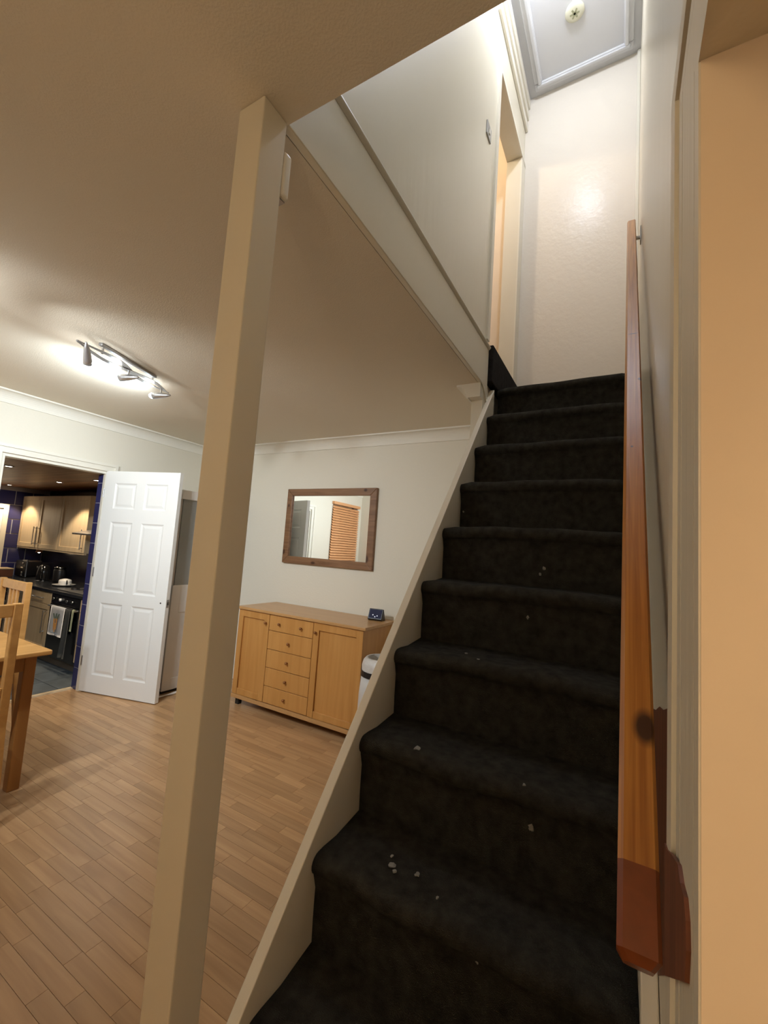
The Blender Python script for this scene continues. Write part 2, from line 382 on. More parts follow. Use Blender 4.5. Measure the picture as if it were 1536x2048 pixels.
obj('spindle_hole', lathe([(0, 0), (0.007, 0), (0.007, 0.0015), (0, 0.0015)], 12, (DW - 0.055, 0, 0.828), align((0, -1, 0))), 'keyhole_dark', dr, local=True)
for hz in (0.22, 1.0, 1.72):
    obj('hinge', lathe([(0, 0), (0.006, 0), (0.006, 0.08), (0, 0.08)], 10, (-0.004, -0.003, hz)), 'brushed_steel', dr, smooth=False, local=True)

# ------------------------------------------------------------------ window with wooden blind (seen in the mirror)
wn = bpy.data.objects.new('window_1', None); COL.objects.link(wn); wn.location = (XL, (WY0 + WY1) / 2, WZ0)
tag(wn, 'window with a wooden venetian blind reflected in the mirror', 'window', kind='structure')
obj('pane', BX(XL - 0.13, XL - 0.12, WY0, WY1, WZ0, WZ1), 'night_glass', wn)
obj('window_frame', BX((XL - 0.14, XL - 0.09, WY0, WY0 + 0.05, WZ0, WZ1), (XL - 0.14, XL - 0.09, WY1 - 0.05, WY1, WZ0, WZ1), (XL - 0.14, XL - 0.09, WY0, WY1, WZ1 - 0.05, WZ1), (XL - 0.14, XL - 0.09, WY0, WY1, WZ0, WZ0 + 0.05)), 'trim_paint', wn)
obj('blind_headrail', BX(XL - 0.005, XL + 0.045, WY0 - 0.02, WY1 + 0.02, WZ1 - 0.01, WZ1 + 0.035), 'blind_wood', wn)
z = WZ0 + 0.02
sm = BX(-0.022, 0.022, 0, WY1 - WY0 + 0.03, -0.0015, 0.0015)
bmesh.ops.rotate(sm, verts=sm.verts, cent=(0, 0, 0), matrix=Matrix.Rotation(math.radians(58), 3, 'Y'))
sme = bpy.data.meshes.new('blind_slat'); sm.to_mesh(sme); sm.free(); sme.materials.append(MATS['blind_wood'])
while z < WZ1 - 0.02:
    o = bpy.data.objects.new('blind_slat', sme); COL.objects.link(o); o.parent = wn; o.matrix_parent_inverse = Matrix.Translation(wn.location).inverted()
    o.location = (XL + 0.02, WY0 - 0.015, z); z += 0.041

# ------------------------------------------------------------------ stairwell shell
struct('wall_right', BX((XW, XW + 0.16, -2.338, YF, 0, ZU), (XW, XW + 0.16, -3.15, -2.338, 1.70, ZU), (XW, XW + 0.16, -4.2, -3.15, 0, ZU)), 'wall_gloss_paint', 'glossy cream wall along the right of the stairs', 'wall')
struct('wall_end', BX((-0.10, XW, YF, YF + 0.15, 0, ZU), (-1.6, -0.10, YF, YF + 0.15, ZUF, ZU)), 'end_wall_paint', 'glossy cream wall at the head of the stairs', 'wall')
# left stairwell wall above the dining room: from the header to the doorway
UY0, UY1, UH = -0.155, 0.50, 4.58
struct('wall_upper_left', BX((XS - 0.11, XS, YH - 0.12, UY0, ZUF - 0.02, ZU), (XS - 0.11, XS, UY0, YF, UH, ZU), (XS - 0.11, XS, UY1, YF, ZUF - 0.02, UH)), 'wall_gloss_paint', 'glossy cream stairwell wall above the sloping view of the fascia', 'wall')
struct('wall_upper_near', BX(XS, XW, YH - 0.12, YH, ZC + 0.2, ZU), 'wall_paint', 'stairwell wall above the ceiling edge nearest the viewer', 'wall')
hw = struct('ceiling_upper', BX(-1.6, XW + 0.16, YH - 0.12, YF, ZU, ZU + 0.1), 'upper_ceiling_paint', 'pale ceiling above the stairwell with a loft hatch', 'ceiling')
# fascia of the opening with bead
fa = struct('trim_6', bev(BX(XS - 0.019, XS + 0.004, YH, UY0 + 0.02, ZC, ZUF - 0.045), 0.003), 'wall_gloss_paint', 'cream fascia along the edge of the stair opening', 'fascia')
bm = NB(); n = 8
prism([(XS - 0.01, ZUF - 0.045)] + [(XS + 0.004 + 0.012 * math.sin(i / n * math.pi), ZUF - 0.045 + 0.03 * i / n) for i in range(n + 1)] + [(XS - 0.01, ZUF - 0.015)], 'y', YH, UY0 + 0.02, bm)
obj('bead', bm, 'trim_paint', fa)
# curved drop at the far foot of the fascia
pts = [(UY0 + 0.03, ZC + 0.02)] + [(UY0 - 0.12 + 0.15 * math.sin(i / 8 * math.pi / 2), ZC - 0.15 * (1 - math.cos(i / 8 * math.pi / 2))) for i in range(9)]
obj('fascia_curve', prism([(y_, z_) for y_, z_ in pts], 'x', XS - 0.006, XS + 0.003), 'wall_gloss_paint', fa)
struct('trim_7', bev(BX(XW - 0.022, XW, YF - 0.02, YF, ZL, ZU), 0.004), 'trim_paint', 'white batten in the corner of the stairwell end wall', 'batten')
# doorway upstairs
t8 = casing('trim_8', [(XS, XS + 0.012, UY0 - 0.045, UY0, ZUF, UH), (XS, XS + 0.010, UY1, YF - 0.001, ZUF, UH), (XS, XS + 0.012, UY0 - 0.045, YF - 0.001, UH, UH + 0.03)], 'white casing of the lit doorway at the top of the stairs')
for k, (z0, z1, d) in enumerate(((4.90, 4.96, 0.020), (4.96, 5.00, 0.012), (5.00, 5.06, 0.026), (5.06, 5.10, 0.014), (5.10, 5.17, 0.032))):
    obj('head_moulding', bev(BX(XS, XS + d, UY0 - 0.12, YF - 0.001, z0, z1), 0.004), 'trim_paint', t8)
# room behind that doorway, warm lit
struct('floor_upper', BX(-1.6, XS - 0.02, YH - 0.12, YF, ZUF - 0.09, ZUF), 'upper_carpet', 'dark carpeted floor of the warm lit upstairs room', 'floor')
struct('wall_upper_room', BX((-1.6, -1.5, YH, YF, ZUF, ZU), (-1.6, XS - 0.11, YF - 0.02, YF, ZUF, ZU), (-1.5, XS - 0.11, YH - 0.1, YH, ZUF, ZU)), 'peach_paint', 'peach coloured wall of the lit room upstairs', 'wall')

# loft hatch, alarm, switch, landing lamp
lh = thing('loft_hatch', 'pale grey loft hatch with a moulded frame in the upstairs ceiling', 'hatch', (0.38, 0.1, ZU))
HX0, HX1, HY0, HY1 = 0.055, 0.735, -0.36, 0.56
obj('hatch_panel', BX(HX0 + 0.055, HX1 - 0.055, HY0 + 0.055, HY1 - 0.055, ZU - 0.012, ZU), 'hatch_grey', lh)
for (x0, x1, y0, y1) in ((HX0, HX1, HY1 - 0.06, HY1), (HX0, HX1, HY0, HY0 + 0.06), (HX0, HX0 + 0.06, HY0 + 0.06, HY1 - 0.06), (HX1 - 0.06, HX1, HY0 + 0.06, HY1 - 0.06)):
    f = obj('frame_rail', bev(BX(x0, x1, y0, y1, ZU - 0.026, ZU), 0.008), 'hatch_grey', lh)
for (x0, x1, y0, y1) in ((HX0 + 0.02, HX1 - 0.02, HY1 - 0.055, HY1 - 0.03), (HX0 + 0.02, HX1 - 0.02, HY0 + 0.03, HY0 + 0.055), (HX0 + 0.03, HX0 + 0.055, HY0 + 0.055, HY1 - 0.055), (HX1 - 0.055, HX1 - 0.03, HY0 + 0.055, HY1 - 0.055)):
    obj('frame_bead', bev(BX(x0, x1, y0, y1, ZU - 0.040, ZU - 0.026), 0.006), 'hatch_grey', lh)
al = thing('smoke_alarm', 'round ivory smoke alarm on the loft hatch', 'alarm', (0.379, 0.15, ZU - 0.012))
obj('body', lathe([(0, 0), (0.06, 0), (0.062, -0.008), (0.054, -0.018), (0.035, -0.021), (0, -0.021)], 28, (0.379, 0.15, ZU - 0.012)), 'alarm_plastic', al, smooth=True)
for a in range(3):
    bm = BX(-0.030, 0.030, -0.005, 0.005, -0.023, -0.020); bmesh.ops.rotate(bm, verts=bm.verts, cent=(0, 0, 0), matrix=Matrix.Rotation(a * math.pi / 3, 3, 'Z')); bmesh.ops.translate(bm, verts=bm.verts, vec=(0.379, 0.15, ZU - 0.012))
    obj('vent', bm, 'alarm_dark', al)
sw = thing('light_switch', 'small grey light switch on the stairwell wall beside the doorway', 'switch', (XS, -0.345, 3.95))
obj('plate', bev(BX(XS, XS + 0.008, -0.395, -0.31, 3.92, 4.005), 0.002), 'brushed_steel', sw)
obj('rocker', bev(BX(XS + 0.008, XS + 0.012, -0.362, -0.343, 3.945, 3.98), 0.001), 'white_plastic', sw)
lb = thing('ceiling_bulb', 'bare cool bulb on the ceiling above the stairwell', 'lamp', (0.365, -0.52, ZU))
obj('rose', lathe([(0, 0), (0.05, 0), (0.045, -0.02), (0, -0.025)], 20, (0.365, -0.52, ZU)), 'white_plastic', lb, smooth=True)
obj('bulb', lathe([(0.012, -0.025), (0.014, -0.04), (0.03, -0.07), (0.034, -0.09), (0.026, -0.115), (0, -0.124)], 20, (0.365, -0.52, ZU)), 'landing_bulb', lb, smooth=True)
lamp('landing_light', 'POINT', (0.365, -0.52, ZU - 0.17), P_LANDING, C_COOL, lb, 0.05)
ul = thing('bedroom_lamp', 'warm pendant bulb in the room upstairs', 'lamp', (-0.8, -0.3, ZU))
obj('flex', tube([(-0.8, -0.3, ZU), (-0.8, -0.3, ZU - 0.35)], 0.004, 6), 'white_plastic', ul)
obj('bulb', lathe([(0, 0), (0.03, -0.03), (0.03, -0.06), (0, -0.09)], 16, (-0.8, -0.3, ZU - 0.35)), 'warm_bulb', ul, smooth=True)
lamp('bedroom_light', 'POINT', (-0.8, -0.3, ZU - 0.48), P_UPROOM, C_WARM, ul, 0.05)

# ------------------------------------------------------------------ staircase
stc = thing('staircase', 'steep straight staircase covered in worn charcoal carpet', 'stairs', (0.37, -1.0, 0))
NOSE, SX0, SX1 = 0.034, 0.002, 0.752
def nz(y): return ZL + RI / GO * y
rng = random.Random(3)
def step_mesh(k):
    """carpet wrapped over tread and riser, rounded over the nosing, slightly wavy"""
    yn, zt = -k * GO, ZL - k * RI
    back = 0.60 if k == 0 else yn + GO + NOSE + 0.004
    prof = [(back, zt)]
    if k: prof.append((yn + 0.12, zt - 0.002))
    prof.append((yn + 0.05, zt + 0.001))
    R = 0.027
    for i in range(9):
        a = math.pi / 2 + i / 8 * math.pi * 0.92
        prof.append((yn + R + R * math.cos(a), zt - R + R * math.sin(a)))
    prof.append((yn + NOSE - 0.010, zt - 0.058))
    bot = max(0.0, zt - RI)
    prof.append((yn + NOSE, zt - 0.10)); prof.append((yn + NOSE, bot + 0.06)); prof.append((yn + NOSE + 0.003, bot - (0.012 if k < 10 else 0)))
    bm = NB(); NX = 14; ph = rng.random() * 6
    grid = []
    for i in range(NX + 1):
        u = i / NX; x = SX0 + (SX1 - SX0) * u
        edge = min(u, 1 - u)
        drop = 0.010 * math.exp(-edge * 40)
        wob = 0.0025 * math.sin(ph + u * 7) + 0.002 * math.sin(ph * 2 + u * 17)
        grid.append([bm.verts.new((x, y_ + (wob if j > 1 else 0) + drop * (1 if 1 < j < 12 else 0), z_ + (wob - drop) * (1 if 0 < j < 12 else 0))) for j, (y_, z_) in enumerate(prof)])
    for a, b in zip(grid, grid[1:]):
        for j in range(len(prof) - 1): bm.faces.new((a[j], a[j + 1], b[j + 1], b[j]))
    # closed sides and back so each step is a solid
    for col_, flip in ((grid[0], False), (grid[-1], True)):
        c = bm.verts.new((col_[0].co.x, back, bot + 0.002)); f = col_ + [c]
        bm.faces.new(list(reversed(f)) if flip else f)
    bmesh.ops.recalc_face_normals(bm, faces=bm.faces)
    return bm
FLECK = {5: [(0.42, 'r', 0.10, 0.006)], 6: [(0.24, 't', 0.10, 0.006), (0.64, 'r', 0.035, 0.014), (0.30, 't', 0.045, 0.006)],
         7: [(0.19, 't', 0.035, 0.013), (0.52, 'r', 0.10, 0.008), (0.50, 't', 0.02, 0.005)],
         8: [(0.20, 't', 0.09, 0.010), (0.215, 't', 0.075, 0.006), (0.185, 't', 0.12, 0.005), (0.27, 't', 0.10, 0.008), (0.62, 'r', 0.02, 0.010), (0.34, 't', 0.06, 0.004), (0.45, 'r', 0.06, 0.005)],
         9: [(0.10, 't', 0.04, 0.006), (0.55, 't', 0.08, 0.008), (0.33, 't', 0.12, 0.005)], 4: [(0.44, 'r', 0.16, 0.007), (0.425, 'r', 0.185, 0.006)], 3: [(0.02, 'r', 0.15, 0.005)]}
for k in range(11):
    s = obj('step', step_mesh(k), 'carpet', stc, smooth=True)
    for (fx, side, d, r) in FLECK.get(k, ()):
        bm = NB(); yn, zt = -k * GO, ZL - k * RI
        vs = []
        nn = 9
        for layer in (0.0, 0.003):
            ring = []
            for i in range(nn):
                a = 2 * math.pi * i / nn; rr = r * (0.55 + 0.6 * rng.random()) * (1 if layer == 0 else 0.8)
                u, v = rr * math.cos(a), rr * math.sin(a) * 1.2
                ring.append(bm.verts.new((fx + u, yn + d + v, zt + 0.001 + layer) if side == 't' else (fx + u, yn + NOSE - 0.001 - layer - (0.02 if d < 0.06 else 0.004), zt - d + v)))
            vs.append(ring)
        for i in range(nn): bm.faces.new((vs[0][i], vs[0][(i + 1) % nn], vs[1][(i + 1) % nn], vs[1][i]))
        bm.faces.new(vs[1]); bmesh.ops.recalc_face_normals(bm, faces=bm.faces)
        obj('paint_fleck', bm, 'paint_fleck', s)
# strings: closed boards with their top edge just above the nosing line
yb, yt = -1.922, -0.045
def string(x0, x1, up, y0=yb, y1=yt, low=0.30):
    return bev(prism([(y0, max(0, nz(y0) + up)), (y1, nz(y1) + up), (y1, nz(y1) - low), (-2.12 + low / 1.175 + 0.10, 0.0), (y0, 0.0)], 'x', x0, x1), 0.003, 2)
ls = tag(obj('string_board', string(-0.030, 0.0, 0.022), 'string_paint', stc), 'cream painted side string of the stairs')
obj('wall_string', string(0.753, XW - 0.001, 0.05, -2.12, 0.0), 'string_paint', stc)
# top riser up to the doorway
rs = obj('top_riser', bev(BX(XS - 0.02, 0.001, -0.115, 0.60, ZL - 0.005, ZUF), 0.008), 'upper_carpet', stc)
obj('soffit', prism([(-2.0 + 0.30, 0.05), (0.0, nz(0) - 0.31), (0.0, nz(0) - 0.28), (-2.0 + 0.28, 0.05)], 'x', 0.0, 0.752), 'wall_paint', stc)

# ------------------------------------------------------------------ handrail
hr = thing('handrail', 'varnished pine board handrail with a dark stained lower end', 'handrail', (0.735, -2.03, 0.95))
SL = RI / GO; cs = math.cos(math.atan(SL)); sn = math.sin(math.atan(SL)); OFF = 0.88
def rail(y0, y1, name, m, c0=0.0, c1=0.0):
    x0, x1 = 0.7125, 0.7555; dep = 0.062
    bm = NB(); prof = [(x0 + 0.006, 0), (x1 - 0.004, 0), (x1, -0.006), (x1, -dep + 0.006), (x1 - 0.006, -dep), (x0 + 0.006, -dep), (x0, -dep + 0.008), (x0, -0.008)]
    def pt(u, d, y_): # d along the rail normal
        return (u, y_ + d * (-sn), nz(y_) + OFF + d * cs)
    rings = []
    for y_, ins in ((y0, c0), (y0 + 0.006, 0), (y1 - 0.006, 0), (y1, c1)):
        rings.append([bm.verts.new(pt(u + (ins if u < 0.73 else -ins), d - ins if d > -0.03 else d + ins, y_)) for u, d in prof])
    for a, b in zip(rings, rings[1:]):
        for i in range(len(prof)): bm.faces.new((a[i], a[(i + 1) % 8], b[(i + 1) % 8], b[i]))
    bm.faces.new(rings[0]); bm.faces.new(rings[-1]); bmesh.ops.recalc_face_normals(bm, faces=bm.faces)
    return obj(name, bm, m, hr)
rail(-1.972, 0.05, 'rail', 'pine_varnish', 0, 0.004)
tag(rail(-2.030, -1.972, 'rail_end', 'pine_dark_stain', 0.007, 0), 'dark red brown stained end of the rail')
for yy in (-0.02,):
    zz = nz(yy) + OFF - 0.065
    b = obj('bracket', bev(BX(0.742, XW, yy - 0.008, yy + 0.008, zz - 0.035, zz - 0.02), 0.002), 'white_plastic', hr)
    obj('bracket_plate', bev(BX(XW - 0.006, XW, yy - 0.02, yy + 0.02, zz - 0.06, zz + 0.03), 0.002), 'white_plastic', b)
    obj('bracket_arm', bev(BX(0.742, 0.756, yy - 0.008, yy + 0.008, zz - 0.03, zz + 0.0), 0.002), 'white_plastic', b)

# ------------------------------------------------------------------ architrave on the right, with bare brown patches
def moulded(y0, y1, z0, z1, horiz=False):
    """stepped profile: face XC, thickness from XW"""
    segs = [(0.0, 0.14, 0.010), (0.14, 0.22, 0.004), (0.22, 0.34, 0.008), (0.34, 0.42, 0.003), (0.42, 0.80, 0.006), (0.80, 0.88, 0.002), (0.88, 1.0, 0.008)]
    return segs
CY0, CY1, CZ0, CZ1 = -2.338, -2.181, 1.700, 1.836
bm = NB()
fs = [(0.0, 0.10, 0.0), (0.10, 0.16, 0.006), (0.16, 0.52, 0.001), (0.52, 0.60, 0.006), (0.60, 0.72, 0.002), (0.72, 0.80, 0.005), (0.80, 1.0, 0.0)]
for a, b, d in fs:   # a mitred U: far leg, head; each ridge has its own depth
    w_ = CY1 - CY0; h_ = CZ1 - CZ0
    ya, yb_ = CY0 + a * w_, CY0 + b * w_; za, zb_ = CZ0 + a * h_, CZ0 + b * h_
    prism([(ya, 0), (yb_, 0), (yb_, zb_), (-3.2, zb_), (-3.2, za), (ya, za)], 'x', XC + d, XW + 0.001, bm)
t9 = struct('trim_9', bm, 'casing_paint', 'moulded cream architrave at the right edge of the view', 'architrave')
# old unpainted patch beside the rail end
def patch(name, pts, x0, x1):
    return obj(name, prism(pts, 'x', x0, x1), 'bare_brown_wood', t9)
struct('trim_10', BX(XC + 0.001, XW + 0.16, -2.3385, -2.3378, 0, 1.70), 'hall_lamplight_tint', 'jamb at the far right with warm light painted into its colour', 'jamb')
struct('wall_hall', BX((XW + 0.16, 2.1, -2.338, -2.2, 0, ZC), (2.1, 2.2, -3.7, -2.2, 0, ZC), (XW + 0.16, 2.1, -3.7, -3.6, 0, ZC)), 'hall_lamplight_tint', 'warm lit hall wall beyond the right hand opening', 'wall')
patch('bare_wood_patch', [(-2.1777, 1.1997), (-2.1943, 1.2042), (-2.2362, 1.2228), (-2.2674, 1.2349), (-2.28, 1.232), (-2.2958, 1.2345), (-2.3042, 1.2279), (-2.3065, 1.2148), (-2.3009, 1.1953), (-2.1777, 1.1045)], XC - 0.0012, XC + 0.001)
patch('bare_wood_strip', [(-1.3898, 1.0899), (-1.48, 1.112), (-1.5763, 1.1459), (-1.66, 1.163), (-1.763, 1.1951), (-1.7762, 0.9971), (-1.7876, 0.8246), (-1.4675, 0.5799)], XW - 0.0015, XW + 0.001)

# ------------------------------------------------------------------ post at the foot of the stairs, sensor box on its back
po = tag(obj('post', bev(BX(-0.106, -0.022, -2.000, -1.925, 0, ZC - 0.0005), 0.003), 'post_paint'), 'tall square cream post holding up the ceiling beside the stairs', 'post')
sx = thing('sensor_box', 'small white plastic sensor box high on the back of the post', 'sensor', (-0.06, -1.91, 2.26))
obj('body', bev(BX(-0.092, -0.020, -1.925, -1.897, 2.255, 2.375), 0.009, 3), 'white_plastic', sx, smooth=False)
obj('underside_grille', BX(-0.080, -0.030, -1.920, -1.902, 2.252, 2.256), 'brushed_steel', sx)

# ------------------------------------------------------------------ ceiling spotlight bars
def spot_bar(loc, rz, label, power, heads, color=C_LED, cone=124):
    t = thing('spotlight_bar', label, 'spotlight', loc, rz, 'ceiling spotlight bars')
    L = 0.72
    obj('mount_plate', bev(BX(-0.012, 0.012, -0.22, 0.22, -0.016, 0), 0.003), 'brushed_steel', t, local=True)
    for ph in (0, 1):
        bm = NB(); rows_ = []
        for i in range(33):
            u = i / 32; y_ = (u - 0.5) * L
            env = math.sin(math.pi * min(1, max(0, u)))
            x_ = (0.046 if ph == 0 else -0.046) * math.sin(2 * math.pi * u) * (0.4 + 0.6 * env)
            wd = 0.004 + 0.016 * env
            rows_.append([bm.verts.new((x_ + s * wd, y_, -0.058 - 0.004 * ph + dz)) for s, dz in ((-1, 0), (1, 0), (1, -0.003), (-1, -0.003))])
        for a, b in zip(rows_, rows_[1:]):
            for k in range(4): bm.faces.new((a[k], a[(k + 1) % 4], b[(k + 1) % 4], b[k]))
        bm.faces.new(rows_[0]); bm.faces.new(rows_[-1]); bmesh.ops.recalc_face_normals(bm, faces=bm.faces)
        obj('wavy_bar', bm, 'satin_silver', t, smooth=False, local=True)
    for s in (-0.2, 0.2): obj('spacer', tube([(0, s, -0.02), (0, s, -0.055)], 0.006, 8), 'chrome', t, local=True)
    Mi = Matrix.Rotation(-rz, 3, 'Z')
    for (y_, d, pw) in heads:
        d = (Mi @ Vector(d)).normalized(); c = Vector((0, y_, -0.105))
        obj('stem', tube([(0, y_, -0.05), (0, y_, -0.105)], 0.005, 8), 'chrome', t, local=True)
        h = obj('spot_head', lathe([(0, -0.075), (0.005, -0.070), (0.013, -0.04), (0.018, -0.005), (0.021, 0.03), (0.022, 0.055), (0.019, 0.055), (0.017, 0.045), (0, 0.045)], 20, c, align(d)), 'satin_silver', t, smooth=True, local=True)
        obj('lamp_face', lathe([(0, 0.05), (0.0185, 0.05), (0.0185, 0.068), (0.012, 0.080), (0, 0.083)], 20, c, align(d)), 'led_face', h, smooth=True)
        p = c + d * 0.10
        lo = lamp('spot_light', 'SPOT', p, power * pw, color, None, 0.025, p + d, math.radians(cone), 1.0); lo.parent = t
        l2 = lamp('spot_glow', 'POINT', p + d * 0.01, P_SPOT_GLOW, color, None, 0.02); l2.parent = t
    return t
rzb = math.atan2(0.252, 0.678)   # bar runs from (-1.746,-1.59) to (-1.998,-0.912)
spot_bar((-1.872, -1.251, ZC), rzb, 'wavy silver ceiling spotlight bar with three lit heads near the kitchen', P_SPOT,
         [(-0.29, (-0.62, 0.44, -0.65), 0.9), (0.0, (-0.94, -0.34, 0.0), 0.6), (0.29, (-0.94, -0.34, -0.02), 0.5)], (0.78, 0.91, 1.0), 146)
spot_bar((-1.6, -2.42, ZC), 0.0, 'silver ceiling spotlight bar by the blind, out of direct view', P_SPOT * 1.3,
         [(-0.29, (-0.25, 0.85, -0.5), 1.4), (0.0, (-0.85, 0.3, -0.45), 1.2), (0.29, (-0.1, 0.85, -0.5), 1.4)])
# hall lamp behind the viewer
hl = thing('hall_lamp', 'warm globe lamp hanging in the hall to the right of the viewer', 'lamp', (1.25, -3.25, ZC))
obj('flex', tube([(1.25, -3.25, ZC), (1.25, -3.25, ZC - 0.25)], 0.004, 6), 'white_plastic', hl)
obj('globe', lathe([(0, 0), (0.05, -0.02), (0.075, -0.075), (0.05, -0.13), (0, -0.15)], 20, (1.25, -3.25, ZC - 0.25)), 'warm_bulb', hl, smooth=True)
lamp('hall_light', 'POINT', (1.25, -3.25, ZC - 0.49), P_HALL, C_WARM, hl, 0.08)

pl = thing('unseen_fill_lamp', 'added warm fill lamp with a globe, unseen behind the viewer', 'lamp', (0.60, -3.6, ZC))  # added out of view to brighten the post, handrail and ceiling
obj('flex', tube([(0.60, -3.6, ZC), (0.60, -3.6, ZC - 0.55)], 0.004, 6), 'white_plastic', pl)
obj('globe', lathe([(0, 0), (0.05, -0.02), (0.075, -0.075), (0.05, -0.13), (0, -0.15)], 20, (0.60, -3.6, ZC - 0.55)), 'warm_bulb', pl, smooth=True)
lamp('unseen_fill_light', 'POINT', (0.60, -3.6, ZC - 0.79), P_FILL, (1.0, 0.90, 0.77), pl, 0.08)

# ------------------------------------------------------------------ sideboard
X0, X1, YS, ZT = -2.245, -0.925, 0.122, 0.842
sbd = thing('sideboard', 'beech sideboard with five drawers between two doors', 'sideboard', ((X0 + X1) / 2, 0.36, 0))
obj('body', BX((X0 + 0.012, X1 - 0.012, YS + 0.02, 0.59, 0.085, ZT - 0.024)), 'beech', sbd)
obj('top', bev(BX(X0 - 0.008, X1 + 0.012, YS - 0.014, 0.598, ZT - 0.024, ZT), 0.004), 'beech_top', sbd)
obj('base_rail', bev(BX(X0 + 0.004, X1 - 0.004, YS - 0.002, YS + 0.03, 0.062, 0.094), 0.002), 'beech_top', sbd)
for xx in (X0 + 0.03, X1 - 0.07):
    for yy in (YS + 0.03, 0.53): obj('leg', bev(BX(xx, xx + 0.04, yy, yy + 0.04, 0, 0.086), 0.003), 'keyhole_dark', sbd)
def knob(x, y, z, parent):
    obj('knob', lathe([(0.005, 0), (0.006, 0.010), (0.011, 0.016), (0.011, 0.022), (0.006, 0.026), (0, 0.027)], 12, (x, y, z), align((0, -1, 0))), 'knob_wood', parent, smooth=True)
for (a, b, kx) in ((X0 + 0.012, -1.872, -1.902), (-1.398, X1 - 0.012, -1.369)):
    z0, z1, fw, fwt = 0.098, ZT - 0.028, 0.056, 0.056
    d = obj('door', bev(BX((a, a + fw, YS, YS + 0.02, z0, z1), (b - fw, b, YS, YS + 0.02, z0, z1), (a + fw, b - fw, YS, YS + 0.02, z1 - fwt, z1), (a + fw, b - fw, YS, YS + 0.02, z0, z0 + 0.05)), 0.0015, 1), 'beech', sbd)
    obj('door_panel', BX(a + fw, b - fw, YS + 0.013, YS + 0.019, z0 + 0.05, z1 - fwt), 'beech', d)
    knob(kx, YS, 0.74, d)
dz = [0.098, 0.233, 0.381, 0.531, 0.684, ZT - 0.028]
for i in range(5):
    d = obj('drawer', bev(BX(-1.868, -1.402, YS, YS + 0.02, dz[i] + 0.002, dz[i + 1] - 0.002), 0.002, 1), 'beech', sbd)
    zc = (dz[i] + dz[i + 1]) / 2
    for kx in ((-1.635,) if i < 4 else (-1.75, -1.518)): knob(kx, YS, zc, d)

# ------------------------------------------------------------------ smart display on the sideboard
sd = thing('smart_display', 'small black smart display with a lit screen on the sideboard', 'display', (-1.05, 0.50, ZT))
bm = prism([(0.44, 0.012), (0.475, 0.092), (0.485, 0.092), (0.53, 0.0), (0.455, 0.0)], 'x', -0.062, 0.062)
def put(bm, dx=0, dy=0, dz=0, rz=0, c=(0, 0, 0)):
    bmesh.ops.rotate(bm, verts=bm.verts, cent=c, matrix=Matrix.Rotation(rz, 3, 'Z')); bmesh.ops.translate(bm, verts=bm.verts, vec=(dx, dy, dz)); return bm
RZD = math.radians(8)
obj('body', put(bev(bm, 0.004), -1.04, 0.0, ZT, RZD, (0, 0.48, 0)), 'black_plastic', sd)
bm = NB(); vs = [bm.verts.new(p) for p in ((-0.053, 0.4436, 0.021), (0.053, 0.4436, 0.021), (0.053, 0.4721, 0.086), (-0.053, 0.4721, 0.086))]; bm.faces.new(vs)
g = bmesh.ops.extrude_face_region(bm, geom=list(bm.faces)); bmesh.ops.translate(bm, verts=[v for v in g['geom'] if isinstance(v, bmesh.types.BMVert)], vec=(0, -0.0012, 0.0005))
bmesh.ops.recalc_face_normals(bm, faces=bm.faces)
scn = obj('screen', put(bm, -1.04, 0, ZT, RZD, (0, 0.48, 0)), 'screen', sd)
for (u, v) in ((-0.02, 0.045), (0.018, 0.04), (0.0, 0.032)):
    yy = 0.4436 + (v - 0.021) / 0.065 * 0.0285 - 0.0022
    obj('screen_icon', put(lathe([(0, 0), (0.005, 0), (0.005, 0.001), (0, 0.001)], 10, (u, yy, v), align((0, -0.92, 0.4))), -1.04, 0, ZT, RZD, (0, 0.48, 0)), 'screen_mark', scn)

# ------------------------------------------------------------------ waste bin
bn = thing('waste_bin', 'tall white waste bin with a liner and black rim band by the sideboard', 'bin', (-0.765, 0.12, 0))
bc = (-0.765, 0.12, 0)
obj('body', lathe([(0, 0), (0.115, 0), (0.135, 0.03), (0.152, 0.20), (0.150, 0.40), (0.140, 0.535), (0.132, 0.535), (0.13, 0.05), (0, 0.05)], 28, bc), 'bin_plastic', bn, smooth=True)
obj('rim_band', lathe([(0.139, 0.535), (0.147, 0.535), (0.145, 0.572), (0.134, 0.572), (0.139, 0.535)], 28, bc), 'black_plastic', bn, smooth=False)
obj('bin_liner', lathe([(0.140, 0.572), (0.141, 0.60), (0.132, 0.636), (0.115, 0.655), (0.095, 0.658), (0.11, 0.62), (0.118, 0.56), (0.10, 0.545), (0, 0.53)], 28, bc), 'bag_plastic', bn, smooth=True)

# ------------------------------------------------------------------ mirror
mr_ = thing('wall_mirror', 'rectangular wall mirror in a knotty dark pine frame above the sideboard', 'mirror', (-1.7, YF, 1.24))
MX0, MX1, MZ0, MZ1, fw = -2.219, -1.180, 1.233, 1.966, 0.068
ym = YF - 0.030
def rail4(name, pts):
    return obj(name, bev(prism(pts, 'y', ym, YF), 0.004), 'mirror_pine', mr_)
rail4('frame_rail', [(MX0, MZ1), (MX1, MZ1), (MX1 - fw, MZ1 - fw), (MX0 + fw, MZ1 - fw)])
rail4('frame_rail', [(MX0, MZ0), (MX1, MZ0), (MX1 - fw, MZ0 + fw), (MX0 + fw, MZ0 + fw)])
rail4('frame_rail', [(MX0, MZ0), (MX0, MZ1), (MX0 + fw, MZ1 - fw), (MX0 + fw, MZ0 + fw)])
rail4('frame_rail', [(MX1, MZ0), (MX1, MZ1), (MX1 - fw, MZ1 - fw), (MX1 - fw, MZ0 + fw)])
